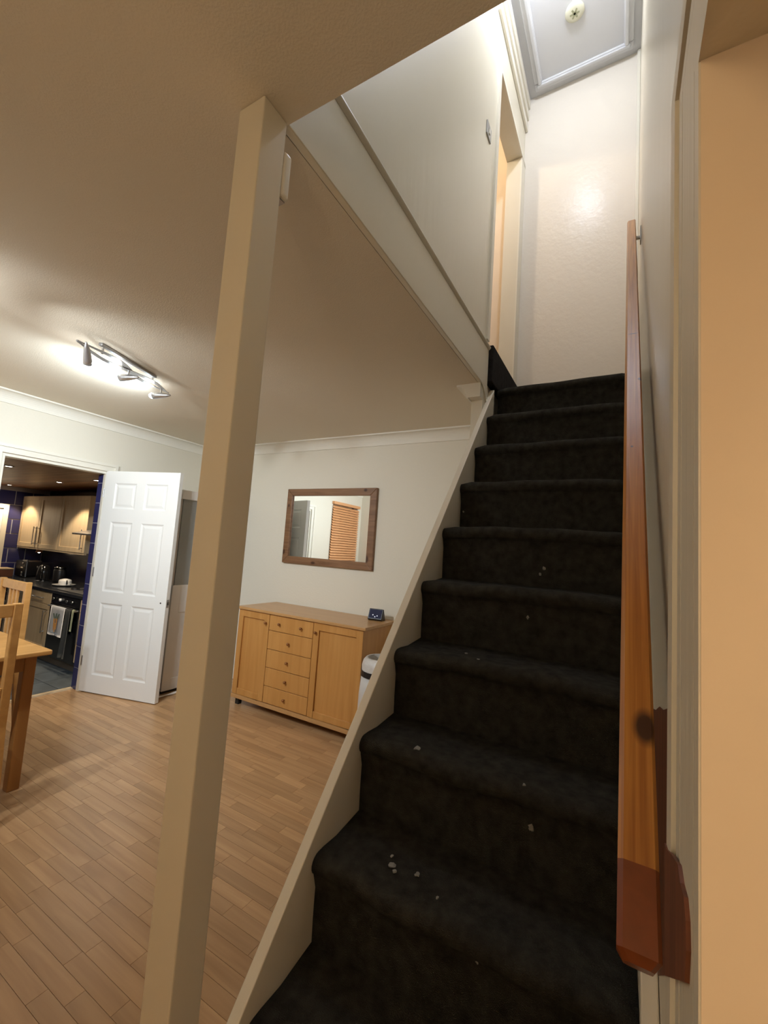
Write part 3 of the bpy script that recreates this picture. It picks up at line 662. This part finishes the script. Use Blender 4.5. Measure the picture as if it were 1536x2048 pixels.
obj('glass', BX(MX0 + fw - 0.004, MX1 - fw + 0.004, YF - 0.014, YF - 0.004, MZ0 + fw - 0.004, MZ1 - fw + 0.004), 'mirror_glass', mr_)

# ------------------------------------------------------------------ tall white cabinet behind the open door
tc_ = thing('tall_cabinet', 'tall white cabinet with grey glazed upper door, partly hidden behind the open door', 'cabinet', (-3.12, 0.2, 0))
cx0, cx1, cy0, cy1 = -3.43, -2.84, -0.13, 0.595
obj('carcass', BX((cx0, cx1 - 0.022, cy0, cy1, 0.055, 0.97), (cx0, cx0 + 0.02, cy0, cy1, 0.97, 1.845), (cx0, cx1 - 0.022, cy0, cy0 + 0.02, 0.97, 1.845), (cx0, cx1 - 0.022, cy1 - 0.02, cy1, 0.97, 1.845), (cx0, cx1 - 0.022, cy0, cy1, 1.825, 1.845)), 'cabinet_white', tc_)
obj('cornice', bev(BX(cx0, cx1 + 0.015, cy0 - 0.015, cy1, 1.765, 1.850), 0.006), 'cabinet_white', tc_)
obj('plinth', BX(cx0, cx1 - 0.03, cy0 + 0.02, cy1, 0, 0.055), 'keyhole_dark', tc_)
ld_ = obj('lower_door', bev(BX((cx1 - 0.02, cx1, cy0, cy0 + 0.08, 0.03, 0.97), (cx1 - 0.02, cx1, cy1 - 0.38, cy1 - 0.30, 0.03, 0.97), (cx1 - 0.02, cx1, cy0 + 0.08, cy1 - 0.38, 0.72, 0.97), (cx1 - 0.02, cx1, cy0 + 0.08, cy1 - 0.38, 0.03, 0.13)), 0.002, 1), 'cabinet_white', tc_)
obj('lower_panel', BX(cx1 - 0.02, cx1 - 0.008, cy0 + 0.08, cy1 - 0.38, 0.13, 0.72), 'cabinet_white', ld_)
obj('lower_door', bev(BX(cx1 - 0.02, cx1, cy1 - 0.298, cy1, 0.03, 0.97), 0.002, 1), 'cabinet_white', tc_)
obj('glazed_panel', BX(cx1 - 0.02, cx1 - 0.008, cy0 + 0.02, cy1 - 0.02, 0.97, 1.765), 'grey_glass', tc_)
bm = prism([(0.03, 0.02), (0.26, 0.02), (0.26, 0.70)], 'x', -2.826, -2.818)
tag(obj('leaning_board', bm, 'door_paint'), 'thin white board with a slanting edge leaning against the tall cabinet', 'board')
tag(obj('cable', tube([(-2.79, -0.20, 0.012), (-2.78, -0.05, 0.012), (-2.80, 0.15, 0.012), (-2.81, 0.30, 0.012)], 0.011, 6), 'cabinet_white'), 'pale strip of trunking lying along the foot of the tall cabinet', 'trunking')

# ------------------------------------------------------------------ dining table and chairs
TX1, TY1, TX0, TY0, TZ = -2.03, -1.378, -3.15, -2.35, 0.742
tb = thing('dining_table', 'beech dining table with square legs', 'table', ((TX0 + TX1) / 2, (TY0 + TY1) / 2, 0))
obj('tabletop', bev(BX(TX0, TX1, TY0, TY1, TZ - 0.026, TZ), 0.006, 3), 'table_beech', tb)
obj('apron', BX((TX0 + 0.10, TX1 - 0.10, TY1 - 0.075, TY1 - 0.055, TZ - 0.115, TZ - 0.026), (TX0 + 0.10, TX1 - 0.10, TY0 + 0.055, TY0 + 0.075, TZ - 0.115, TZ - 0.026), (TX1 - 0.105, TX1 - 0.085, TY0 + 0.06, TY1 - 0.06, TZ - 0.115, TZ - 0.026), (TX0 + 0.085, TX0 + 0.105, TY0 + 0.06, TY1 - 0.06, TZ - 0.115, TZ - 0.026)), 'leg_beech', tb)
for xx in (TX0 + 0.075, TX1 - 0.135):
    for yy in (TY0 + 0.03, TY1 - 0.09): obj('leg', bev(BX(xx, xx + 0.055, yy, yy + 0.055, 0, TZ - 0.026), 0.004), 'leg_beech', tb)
def make_chair(loc, rz, label):
    """local: seat faces -y, backrest at y = 0, width along x"""
    t = thing('dining_chair', label, 'chair', loc, rz, 'beech dining chairs')
    W, H = 0.43, 1.035
    for s in (0, 1):
        x0 = -W / 2 if s == 0 else W / 2 - 0.036
        obj('back_post', bev(prism([(0.05, 0), (0.085, 0), (0.035, 0.45), (0.035, H), (0.0, H), (0.0, 0.45)], 'x', x0, x0 + 0.036), 0.004), 'table_beech', t, local=True)
        obj('front_leg', bev(BX(x0, x0 + 0.036, -0.42, -0.384, 0, 0.43), 0.004), 'table_beech', t, local=True)
        obj('side_rail', BX(x0 + 0.008, x0 + 0.028, -0.39, 0.01, 0.37, 0.425), 'table_beech', t, local=True)
    obj('top_rail', bev(BX(-W / 2 + 0.036, W / 2 - 0.036, 0.006, 0.030, H - 0.065, H - 0.004), 0.004), 'table_beech', t, local=True)
    obj('lower_rail', bev(BX(-W / 2 + 0.036, W / 2 - 0.036, 0.008, 0.028, 0.60, 0.635), 0.003), 'table_beech', t, local=True)
    for xx in (-0.055, 0.0, 0.055): obj('slat', bev(BX(xx - 0.012, xx + 0.012, 0.011, 0.025, 0.635, H - 0.065), 0.002), 'table_beech', t, local=True)
    obj('slat_bridge', BX(-0.067, 0.067, 0.009, 0.027, 0.83, 0.86), 'table_beech', t, local=True)
    obj('seat_rail', BX(-W / 2 + 0.036, W / 2 - 0.036, -0.41, -0.39, 0.37, 0.425), 'table_beech', t, local=True)
    obj('seat_cushion', bev(BX(-W / 2 - 0.004, W / 2 + 0.004, -0.425, -0.002, 0.425, 0.475), 0.02, 3), 'cushion_cloth', t, smooth=True, local=True)
    return t
make_chair((-3.00, -1.25, 0), 0.0, 'beech dining chair on the kitchen side of the table')
make_chair((-1.885, -1.825, 0), -math.pi / 2, 'beech dining chair nearest the post, its back cut by the left edge')

# ------------------------------------------------------------------ kitchen shell
KY0, KY1 = -2.1, 0.615
kf = struct('floor_kitchen', BX(KX, XL - 0.12, KY0, KY1, KZ - 0.06, KZ - 0.004), 'slate_joint', 'slate blue tiled kitchen floor', 'floor')
tm = BX(0.003, 0.327, 0.003, 0.327, -0.004, 0.0); tme = bpy.data.meshes.new('floor_tile'); tm.to_mesh(tme); tm.free(); tme.materials.append(MATS['slate_tile'])
for i in range(11):
    for j in range(7):
        o = bpy.data.objects.new('floor_tile', tme); COL.objects.link(o); o.parent = kf; o.location = (XL - 0.12 - 0.33 * (i + 1), -1.95 + 0.33 * j, KZ)
struct('trim_11', BX(XL - 0.14, XL - 0.12, DY0, DY1, KZ, -0.004), 'plinth', 'dark riser of the step down into the kitchen', 'riser')
kw = struct('wall_kitchen_left', BX(KX - 0.1, KX, KY0, KY1, KZ, KC), 'grout', 'blue tiled kitchen wall beside the cupboards', 'wall')
TS = 0.215
tm = bev(BX(0, 0.008, 0.006, TS - 0.006, 0.006, TS - 0.006), 0.002, 1); tme = bpy.data.meshes.new('tile'); tm.to_mesh(tme); tm.free(); tme.materials.append(MATS['blue_tile'])
for j in range(9):
    for i in range(9):
        yy = KY1 - TS * (i + 1) - (TS / 2 if j % 2 else 0); zz = KZ + 0.2 + TS * j
        if zz + TS > KC: continue
        o = bpy.data.objects.new('tile', tme); COL.objects.link(o); o.parent = kw; o.location = (KX, yy, zz)
struct('wall_kitchen_back', BX((KX, XL - 0.12, KY1, KY1 + 0.15, KZ, KC)), 'dark_splash', 'dark splashback wall of the kitchen', 'wall')
struct('wall_kitchen_near', BX(KX, XL - 0.12, KY0 - 0.1, KY0, KZ, KC), 'wall_paint', 'near kitchen wall out of sight', 'wall')
TH = 0.186
for j in range(11):
    z0 = TH * j + 0.003; z1 = min(TH * (j + 1) - 0.003, DH - 0.03)
    obj('tile', BX(XL - 0.118, XL - 0.035, DY1 - 0.010, DY1, z0, z1), 'blue_tile', bpy.data.objects['wall_left'])
obj('tile_grout', BX(XL - 0.119, XL - 0.034, DY1 - 0.007, DY1, 0, DH - 0.03), 'grout', bpy.data.objects['wall_left'])
kc = struct('ceiling_kitchen', BX(KX, XL - 0.12, KY0, KY1, KC, KC + 0.05), 'plinth', 'boarded wooden kitchen ceiling with downlights', 'ceiling')
bm_ = BX(0, -KX + XL - 0.12, 0.001, 0.099, -0.008, 0); bme = bpy.data.meshes.new('ceiling_board'); bm_.to_mesh(bme); bm_.free(); bme.materials.append(MATS['ceiling_board_wood'])
for j in range(27):
    o = bpy.data.objects.new('ceiling_board', bme); COL.objects.link(o); o.parent = kc; o.location = (KX, KY0 + 0.1 * j, KC)
w2 = bpy.data.objects.new('window_2', None); COL.objects.link(w2); w2.location = (KX, -0.3, 0.8)
tag(w2, 'white framed kitchen window at the left edge of the doorway', 'window', kind='structure')
obj('pane', BX(KX + 0.009, KX + 0.014, -0.60, 0.10, 0.78, 1.70), 'white_ceramic', w2)
obj('window_frame', BX((KX, KX + 0.03, -0.62, -0.56, 0.75, 1.72), (KX, KX + 0.03, 0.06, 0.12, 0.75, 1.72), (KX, KX + 0.03, -0.56, 0.06, 0.75, 0.80), (KX, KX + 0.03, -0.56, 0.06, 1.66, 1.72), (KX, KX + 0.03, -0.27, -0.23, 0.80, 1.66)), 'trim_paint', w2)

# ------------------------------------------------------------------ kitchen units
CT = 0.675
def shaker(name, parent, x0, x1, y, z0, z1, handle=None, hz=(0, 0), fw=0.06):
    d = obj(name, bev(BX((x0 + 0.002, x0 + fw, y - 0.02, y, z0, z1), (x1 - fw, x1 - 0.002, y - 0.02, y, z0, z1), (x0 + fw, x1 - fw, y - 0.02, y, z1 - fw, z1), (x0 + fw, x1 - fw, y - 0.02, y, z0, z0 + fw)), 0.002, 1), 'maple_door', parent)
    obj('door_panel', BX(x0 + fw, x1 - fw, y - 0.010, y - 0.002, z0 + fw, z1 - fw), 'maple_door', d)
    if handle is not None:
        obj('handle', tube([(handle, y - 0.02, hz[0] + 0.02), (handle, y - 0.05, hz[0] + 0.02), (handle, y - 0.05, hz[0]), (handle, y - 0.05, hz[1]), (handle, y - 0.05, hz[1] - 0.02), (handle, y - 0.02, hz[1] - 0.02)], 0.006, 8), 'brushed_steel', d)
    return d
def base_unit(x0, x1, label, drawer=True, hx=None):
    t = thing('base_cabinet', label, 'cabinet', ((x0 + x1) / 2, 0.3, KZ), group='kitchen base cabinets')
    obj('carcass', BX(x0 + 0.001, x1 - 0.001, 0.0, 0.59, KZ + 0.13, CT - 0.038), 'maple_door', t)
    obj('plinth', BX(x0 + 0.001, x1 - 0.001, 0.05, 0.07, KZ, KZ + 0.13), 'plinth', t)
    if drawer:
        d = obj('drawer', bev(BX(x0 + 0.002, x1 - 0.002, -0.02, 0, CT - 0.185, CT - 0.045), 0.002, 1), 'maple_door', t)
        xm = (x0 + x1) / 2
        obj('handle', tube([(xm - 0.12, -0.02, CT - 0.115), (xm - 0.12, -0.05, CT - 0.115), (xm + 0.12, -0.05, CT - 0.115), (xm + 0.12, -0.02, CT - 0.115)], 0.006, 8), 'brushed_steel', d)
        shaker('door', t, x0, x1, 0, KZ + 0.14, CT - 0.19, hx if hx else x1 - 0.09, (0.15, 0.42))
    else: shaker('door', t, x0, x1, 0, KZ + 0.14, CT - 0.045, hx if hx else x0 + 0.06, (0.25, 0.52))
base_unit(-5.89, -5.275, 'maple base cabinet with a drawer beside the oven')
base_unit(-6.50, -5.895, 'maple base cabinet second from the oven, mostly behind the chair', hx=-6.44)
base_unit(-4.598, -4.06, 'maple base cabinet right of the oven beside the doorway', hx=-4.53)
tag(obj('worktop', bev(BX(KX + 0.01, -4.05, -0.035, 0.605, CT - 0.037, CT), 0.006), 'worktop'), 'black kitchen worktop above the base cabinets and oven', 'worktop')
ov = thing('oven', 'black built-under oven with a towel hanging on its door', 'oven', (-4.97, 0.3, KZ))
obj('body', BX(-5.272, -4.602, 0.0, 0.58, KZ + 0.10, CT - 0.04), 'oven_black', ov)
obj('control_panel', bev(BX(-5.270, -4.604, -0.02, 0.0, CT - 0.15, CT - 0.042), 0.003), 'oven_black', ov)
od = obj('oven_door', bev(BX(-5.270, -4.604, -0.025, 0.0, KZ + 0.13, CT - 0.155), 0.004), 'oven_black', ov)
obj('handle', tube([(-5.23, -0.02, CT - 0.175), (-5.23, -0.06, CT - 0.175), (-4.62, -0.06, CT - 0.175), (-4.62, -0.02, CT - 0.175)], 0.009, 8), 'brushed_steel', od)
for xx in (-5.19, -5.03, -4.87, -4.75): obj('knob', lathe([(0, 0), (0.018, 0), (0.016, 0.022), (0, 0.024)], 14, (xx, -0.02, CT - 0.095), align((0, -1, 0))), 'white_ceramic' if xx == -5.03 else 'dark_steel', ov, smooth=True)
obj('plinth', BX(-5.272, -4.602, 0.05, 0.07, KZ, KZ + 0.10), 'plinth', ov)
# tea towel with print, hanging over the oven handle
tt = thing('tea_towel', 'white tea towel with an orange carrot print on the oven handle', 'towel', (-5.03, -0.07, 0.3))
def cloth(x0, x1, ztop, zbot, yh, amp, mname, parent, name, flare=0.0):
    bm = NB(); NXc, NZc = 14, 10; g_ = []
    for side in (-1, 1):
        for iz in range(NZc + 1) if side < 0 else range(NZc, -1, -1): pass
    path = []
    for i in range(NZc + 1): path.append((-0.013, zbot + (ztop - zbot) * i / NZc))
    path += [(-0.009, ztop + 0.010), (0.0, ztop + 0.014), (0.009, ztop + 0.010)]
    for i in range(6): path.append((0.012, ztop - (ztop - zbot) * 0.5 * i / 5))
    for dy, z_ in path:
        row = []
        tt_ = max(0, min(1, (ztop - z_) / (ztop - zbot)))
        for ix in range(NXc + 1):
            u = ix / NXc
            row.append(bm.verts.new((x0 + (x1 - x0) * u + flare * (u - 0.5) * tt_, yh + dy - amp * tt_ * (0.5 + 0.5 * math.sin(u * 9)) * (1 if dy < 0 else 0), z_)))
        g_.append(row)
    for a, b in zip(g_, g_[1:]):
        for i in range(NXc): bm.faces.new((a[i], a[i + 1], b[i + 1], b[i]))
    r = bmesh.ops.solidify(bm, geom=list(bm.faces), thickness=0.002)
    bmesh.ops.recalc_face_normals(bm, faces=bm.faces)
    return obj(name, bm, mname, parent, smooth=True)
tw = cloth(-5.125, -4.805, CT - 0.175, 0.185, -0.06, 0.012, 'towel_cloth', tt, 'cloth')
def blob(pts, y, mname, parent, name):
    return obj(name, prism(pts, 'y', y - 0.002, y), mname, parent)
yp = -0.090
for (cxp, wd_, z0, z1) in ((-4.975, 0.035, 0.25, 0.38), (-4.925, 0.030, 0.26, 0.39), (-4.95, 0.028, 0.23, 0.33)):
    blob([(cxp - wd_ / 2, z1), (cxp + wd_ / 2, z1), (cxp + 0.006, z0), (cxp - 0.006, z0)], yp, 'orange_print', tw, 'carrot_print')
for (cxp, z0, a) in ((-4.975, 0.38, -0.03), (-4.94, 0.385, 0.0), (-4.91, 0.385, 0.03)):
    blob([(cxp - 0.012, z0), (cxp + 0.012, z0), (cxp + a + 0.016, z0 + 0.06), (cxp + a - 0.010, z0 + 0.055)], yp - 0.001, 'green_print', tw, 'leaf_print')
blob([(-5.05, 0.215), (-4.86, 0.215), (-4.86, 0.222), (-5.05, 0.222)], yp, 'blue_print', tw, 'line_print')
om = thing('oven_cloth', 'dark grey oven cloth hanging beside the tea towel', 'cloth', (-4.82, -0.07, 0.1))
cloth(-4.775, -4.675, CT - 0.178, -0.02, -0.062, 0.03, 'grey_cloth', om, 'cloth', 0.04)
lc = thing('lime_cloth', 'pale lime cloth hanging at the right end of the oven handle', 'cloth', (-4.72, -0.07, 0.3))
cloth(-4.655, -4.615, CT - 0.170, 0.28, -0.058, 0.006, 'lime_cloth', lc, 'cloth')
# wall cabinets
def wall_unit(x0, x1, label, doors):
    t = thing('wall_cabinet', label, 'cabinet', ((x0 + x1) / 2, 0.45, 1.11), group='kitchen wall cabinets')
    obj('carcass', BX(x0 + 0.001, x1 - 0.001, 0.30, 0.61, 1.115, 1.868), 'maple_door', t)
    obj('light_rail', BX(x0 + 0.001, x1 - 0.001, 0.285, 0.315, 1.095, 1.115), 'maple_door', t)
    for a, b, h in doors: shaker('door', t, a, b, 0.30, 1.118, 1.866, h, (1.16, 1.42))
wall_unit(KX + 0.012, -6.032, 'pair of maple wall cabinet doors nearest the tiled wall', [(KX + 0.012, -6.645, -6.69), (-6.645, -6.032, -6.60)])
wall_unit(-6.028, -5.305, 'single door maple wall cabinet beside the cooker hood', [(-6.028, -5.305, -5.365)])
hd = thing('cooker_hood', 'slim steel cooker hood right of the wall cabinets', 'hood', (-4.95, 0.3, 1.36))
obj('canopy', bev(prism([(0.10, 1.355), (0.60, 1.355), (0.60, 1.45), (0.40, 1.45), (0.10, 1.375)], 'x', -5.265, -4.66), 0.003), 'brushed_steel', hd)
obj('chimney', BX(-5.08, -4.85, 0.36, 0.60, 1.45, KC - 0.01), 'dark_steel', hd)
# downlights
for (xx, yy, lb_) in ((-4.55, -0.85, 'kitchen ceiling downlight nearest the doorway head'), (-5.41, -0.05, 'kitchen ceiling downlight above the oven'), (-4.507, -0.066, 'kitchen ceiling downlight at the right, beside the blue tiles'), (-6.98, 0.0, 'kitchen ceiling downlight above the left wall cabinets')):
    t = thing('downlight', lb_, 'downlight', (xx, yy, KC - 0.008), group='kitchen downlights')
    obj('bezel', lathe([(0.030, 0), (0.045, 0), (0.043, -0.006), (0.032, -0.008), (0.030, 0)], 20, (xx, yy, KC - 0.008)), 'brushed_steel', t, smooth=True)
    obj('lamp_face', lathe([(0, -0.001), (0.030, -0.001), (0.030, -0.005), (0, -0.006)], 20, (xx, yy, KC - 0.008)), 'kitchen_led', t)
    lamp('down_light', 'SPOT', (xx, yy, KC - 0.03), P_KITCHEN, C_KIT, t, 0.02, (xx, yy + 0.12, 0), math.radians(95), 0.35)
# small things on the worktop
to = thing('toaster', 'black toaster with a steel front and knobs on the worktop', 'toaster', (-6.86, 0.33, CT))
obj('body', bev(BX(-7.10, -6.88, 0.25, 0.50, CT + 0.006, CT + 0.24), 0.02, 3), 'black_plastic', to)
fp = obj('front_plate', bev(BX(-6.905, -6.765, 0.255, 0.275, CT + 0.01, CT + 0.255), 0.006), 'brushed_steel', to)
obj('front_panel', bev(BX(-6.890, -6.780, 0.249, 0.256, CT + 0.02, CT + 0.235), 0.003), 'black_plastic', to)
for zz in (0.20, 0.07, 0.035): obj('knob', lathe([(0, 0), (0.018, 0), (0.015, 0.02), (0, 0.022)], 12, (-6.835, 0.249, CT + zz), align((0, -1, 0))), 'chrome', to, smooth=True)
obj('lever', bev(BX(-6.86, -6.79, 0.225, 0.249, CT + 0.135, CT + 0.155), 0.004), 'chrome', to)
ke = thing('kettle', 'black kettle with a grey handle at the middle of the worktop', 'kettle', (-6.33, 0.30, CT))
obj('body', lathe([(0, 0), (0.085, 0), (0.088, 0.02), (0.078, 0.12), (0.060, 0.20), (0.045, 0.215), (0, 0.22)], 24, (-6.33, 0.30, CT)), 'oven_black', ke, smooth=True)
obj('handle', tube([(-6.29, 0.27, CT + 0.205), (-6.22, 0.23, CT + 0.21), (-6.20, 0.22, CT + 0.14), (-6.24, 0.24, CT + 0.05)], 0.012, 8), 'dark_steel', ke, smooth=True)
obj('spout', tube([(-6.39, 0.28, CT + 0.13), (-6.44, 0.26, CT + 0.19)], [0.02, 0.012], 8), 'oven_black', ke, smooth=True)
obj('base_ring', lathe([(0, 0), (0.095, 0), (0.095, 0.008), (0.088, 0.012), (0, 0.012)], 24, (-6.33, 0.30, CT)), 'dark_steel', ke)
cf = thing('storage_jar', 'dark storage jar between the kettle and the white cup', 'jar', (-6.02, 0.36, CT))
obj('body', lathe([(0, 0), (0.07, 0), (0.074, 0.03), (0.074, 0.17), (0.065, 0.185), (0, 0.185)], 22, (-6.02, 0.36, CT)), 'black_plastic', cf, smooth=True)
obj('lid', lathe([(0.06, 0.185), (0.068, 0.185), (0.066, 0.21), (0.02, 0.222), (0, 0.222)], 22, (-6.02, 0.36, CT)), 'dark_steel', cf, smooth=True)
cu = thing('white_teapot', 'squat white teapot on a wide saucer near the hob', 'teapot', (-5.62, 0.25, CT))
obj('saucer', lathe([(0, 0.004), (0.06, 0.0), (0.125, 0.018), (0.128, 0.022), (0.06, 0.010), (0, 0.010)], 28, (-5.62, 0.25, CT)), 'white_ceramic', cu, smooth=True)
obj('pot', lathe([(0, 0.012), (0.055, 0.012), (0.072, 0.035), (0.070, 0.070), (0.062, 0.082), (0.02, 0.095), (0, 0.097)], 24, (-5.60, 0.25, CT)), 'white_ceramic', cu, smooth=True)
obj('handle', tube([(-5.535, 0.24, CT + 0.075), (-5.49, 0.22, CT + 0.07), (-5.485, 0.22, CT + 0.04), (-5.53, 0.24, CT + 0.03)], 0.008, 8), 'black_plastic', cu, smooth=True)
hb = thing('gas_hob', 'black gas hob with pan supports above the oven', 'hob', (-4.97, 0.27, CT))
obj('plate', bev(BX(-5.26, -4.68, 0.02, 0.52, CT, CT + 0.010), 0.003), 'brushed_steel', hb)
for (hx, hy) in ((-5.11, 0.15), (-4.83, 0.15), (-5.11, 0.39), (-4.83, 0.39)):
    b = obj('burner', lathe([(0, 0.010), (0.045, 0.010), (0.045, 0.022), (0.03, 0.028), (0, 0.028)], 16, (hx, hy, CT)), 'black_plastic', hb, smooth=False)
    obj('pan_support', BX((hx - 0.09, hx + 0.09, hy - 0.004, hy + 0.004, CT + 0.034, CT + 0.042), (hx - 0.004, hx + 0.004, hy - 0.09, hy + 0.09, CT + 0.034, CT + 0.042), (hx - 0.09, hx - 0.082, hy - 0.004, hy + 0.004, CT + 0.01, CT + 0.034), (hx + 0.082, hx + 0.09, hy - 0.004, hy + 0.004, CT + 0.01, CT + 0.034)), 'black_plastic', b)
uc = thing('cabinet_lamp', 'small glowing lamp under the left wall cabinet', 'lamp', (-6.98, 0.45, 1.1))
obj('shade', lathe([(0, 0), (0.03, 0), (0.045, -0.05), (0.04, -0.05), (0.026, -0.006), (0, -0.006)], 18, (-6.80, 0.40, 1.095)), 'copper_pot', uc, smooth=True)
obj('bulb', lathe([(0, -0.01), (0.022, -0.02), (0.026, -0.045), (0, -0.062)], 16, (-6.80, 0.40, 1.095)), 'warm_bulb', uc, smooth=True)
cb_ = thing('wooden_crate', 'reddish brown wooden box on the left of the kitchen worktop', 'box', (-7.12, 0.05, CT))
obj('body', bev(BX(-7.235, -7.0, -0.02, 0.20, CT, CT + 0.10), 0.004), 'copper_pot', cb_)
obj('lid', bev(BX(-7.24, -6.99, -0.025, 0.205, CT + 0.10, CT + 0.118), 0.004), 'maple_door', cb_)
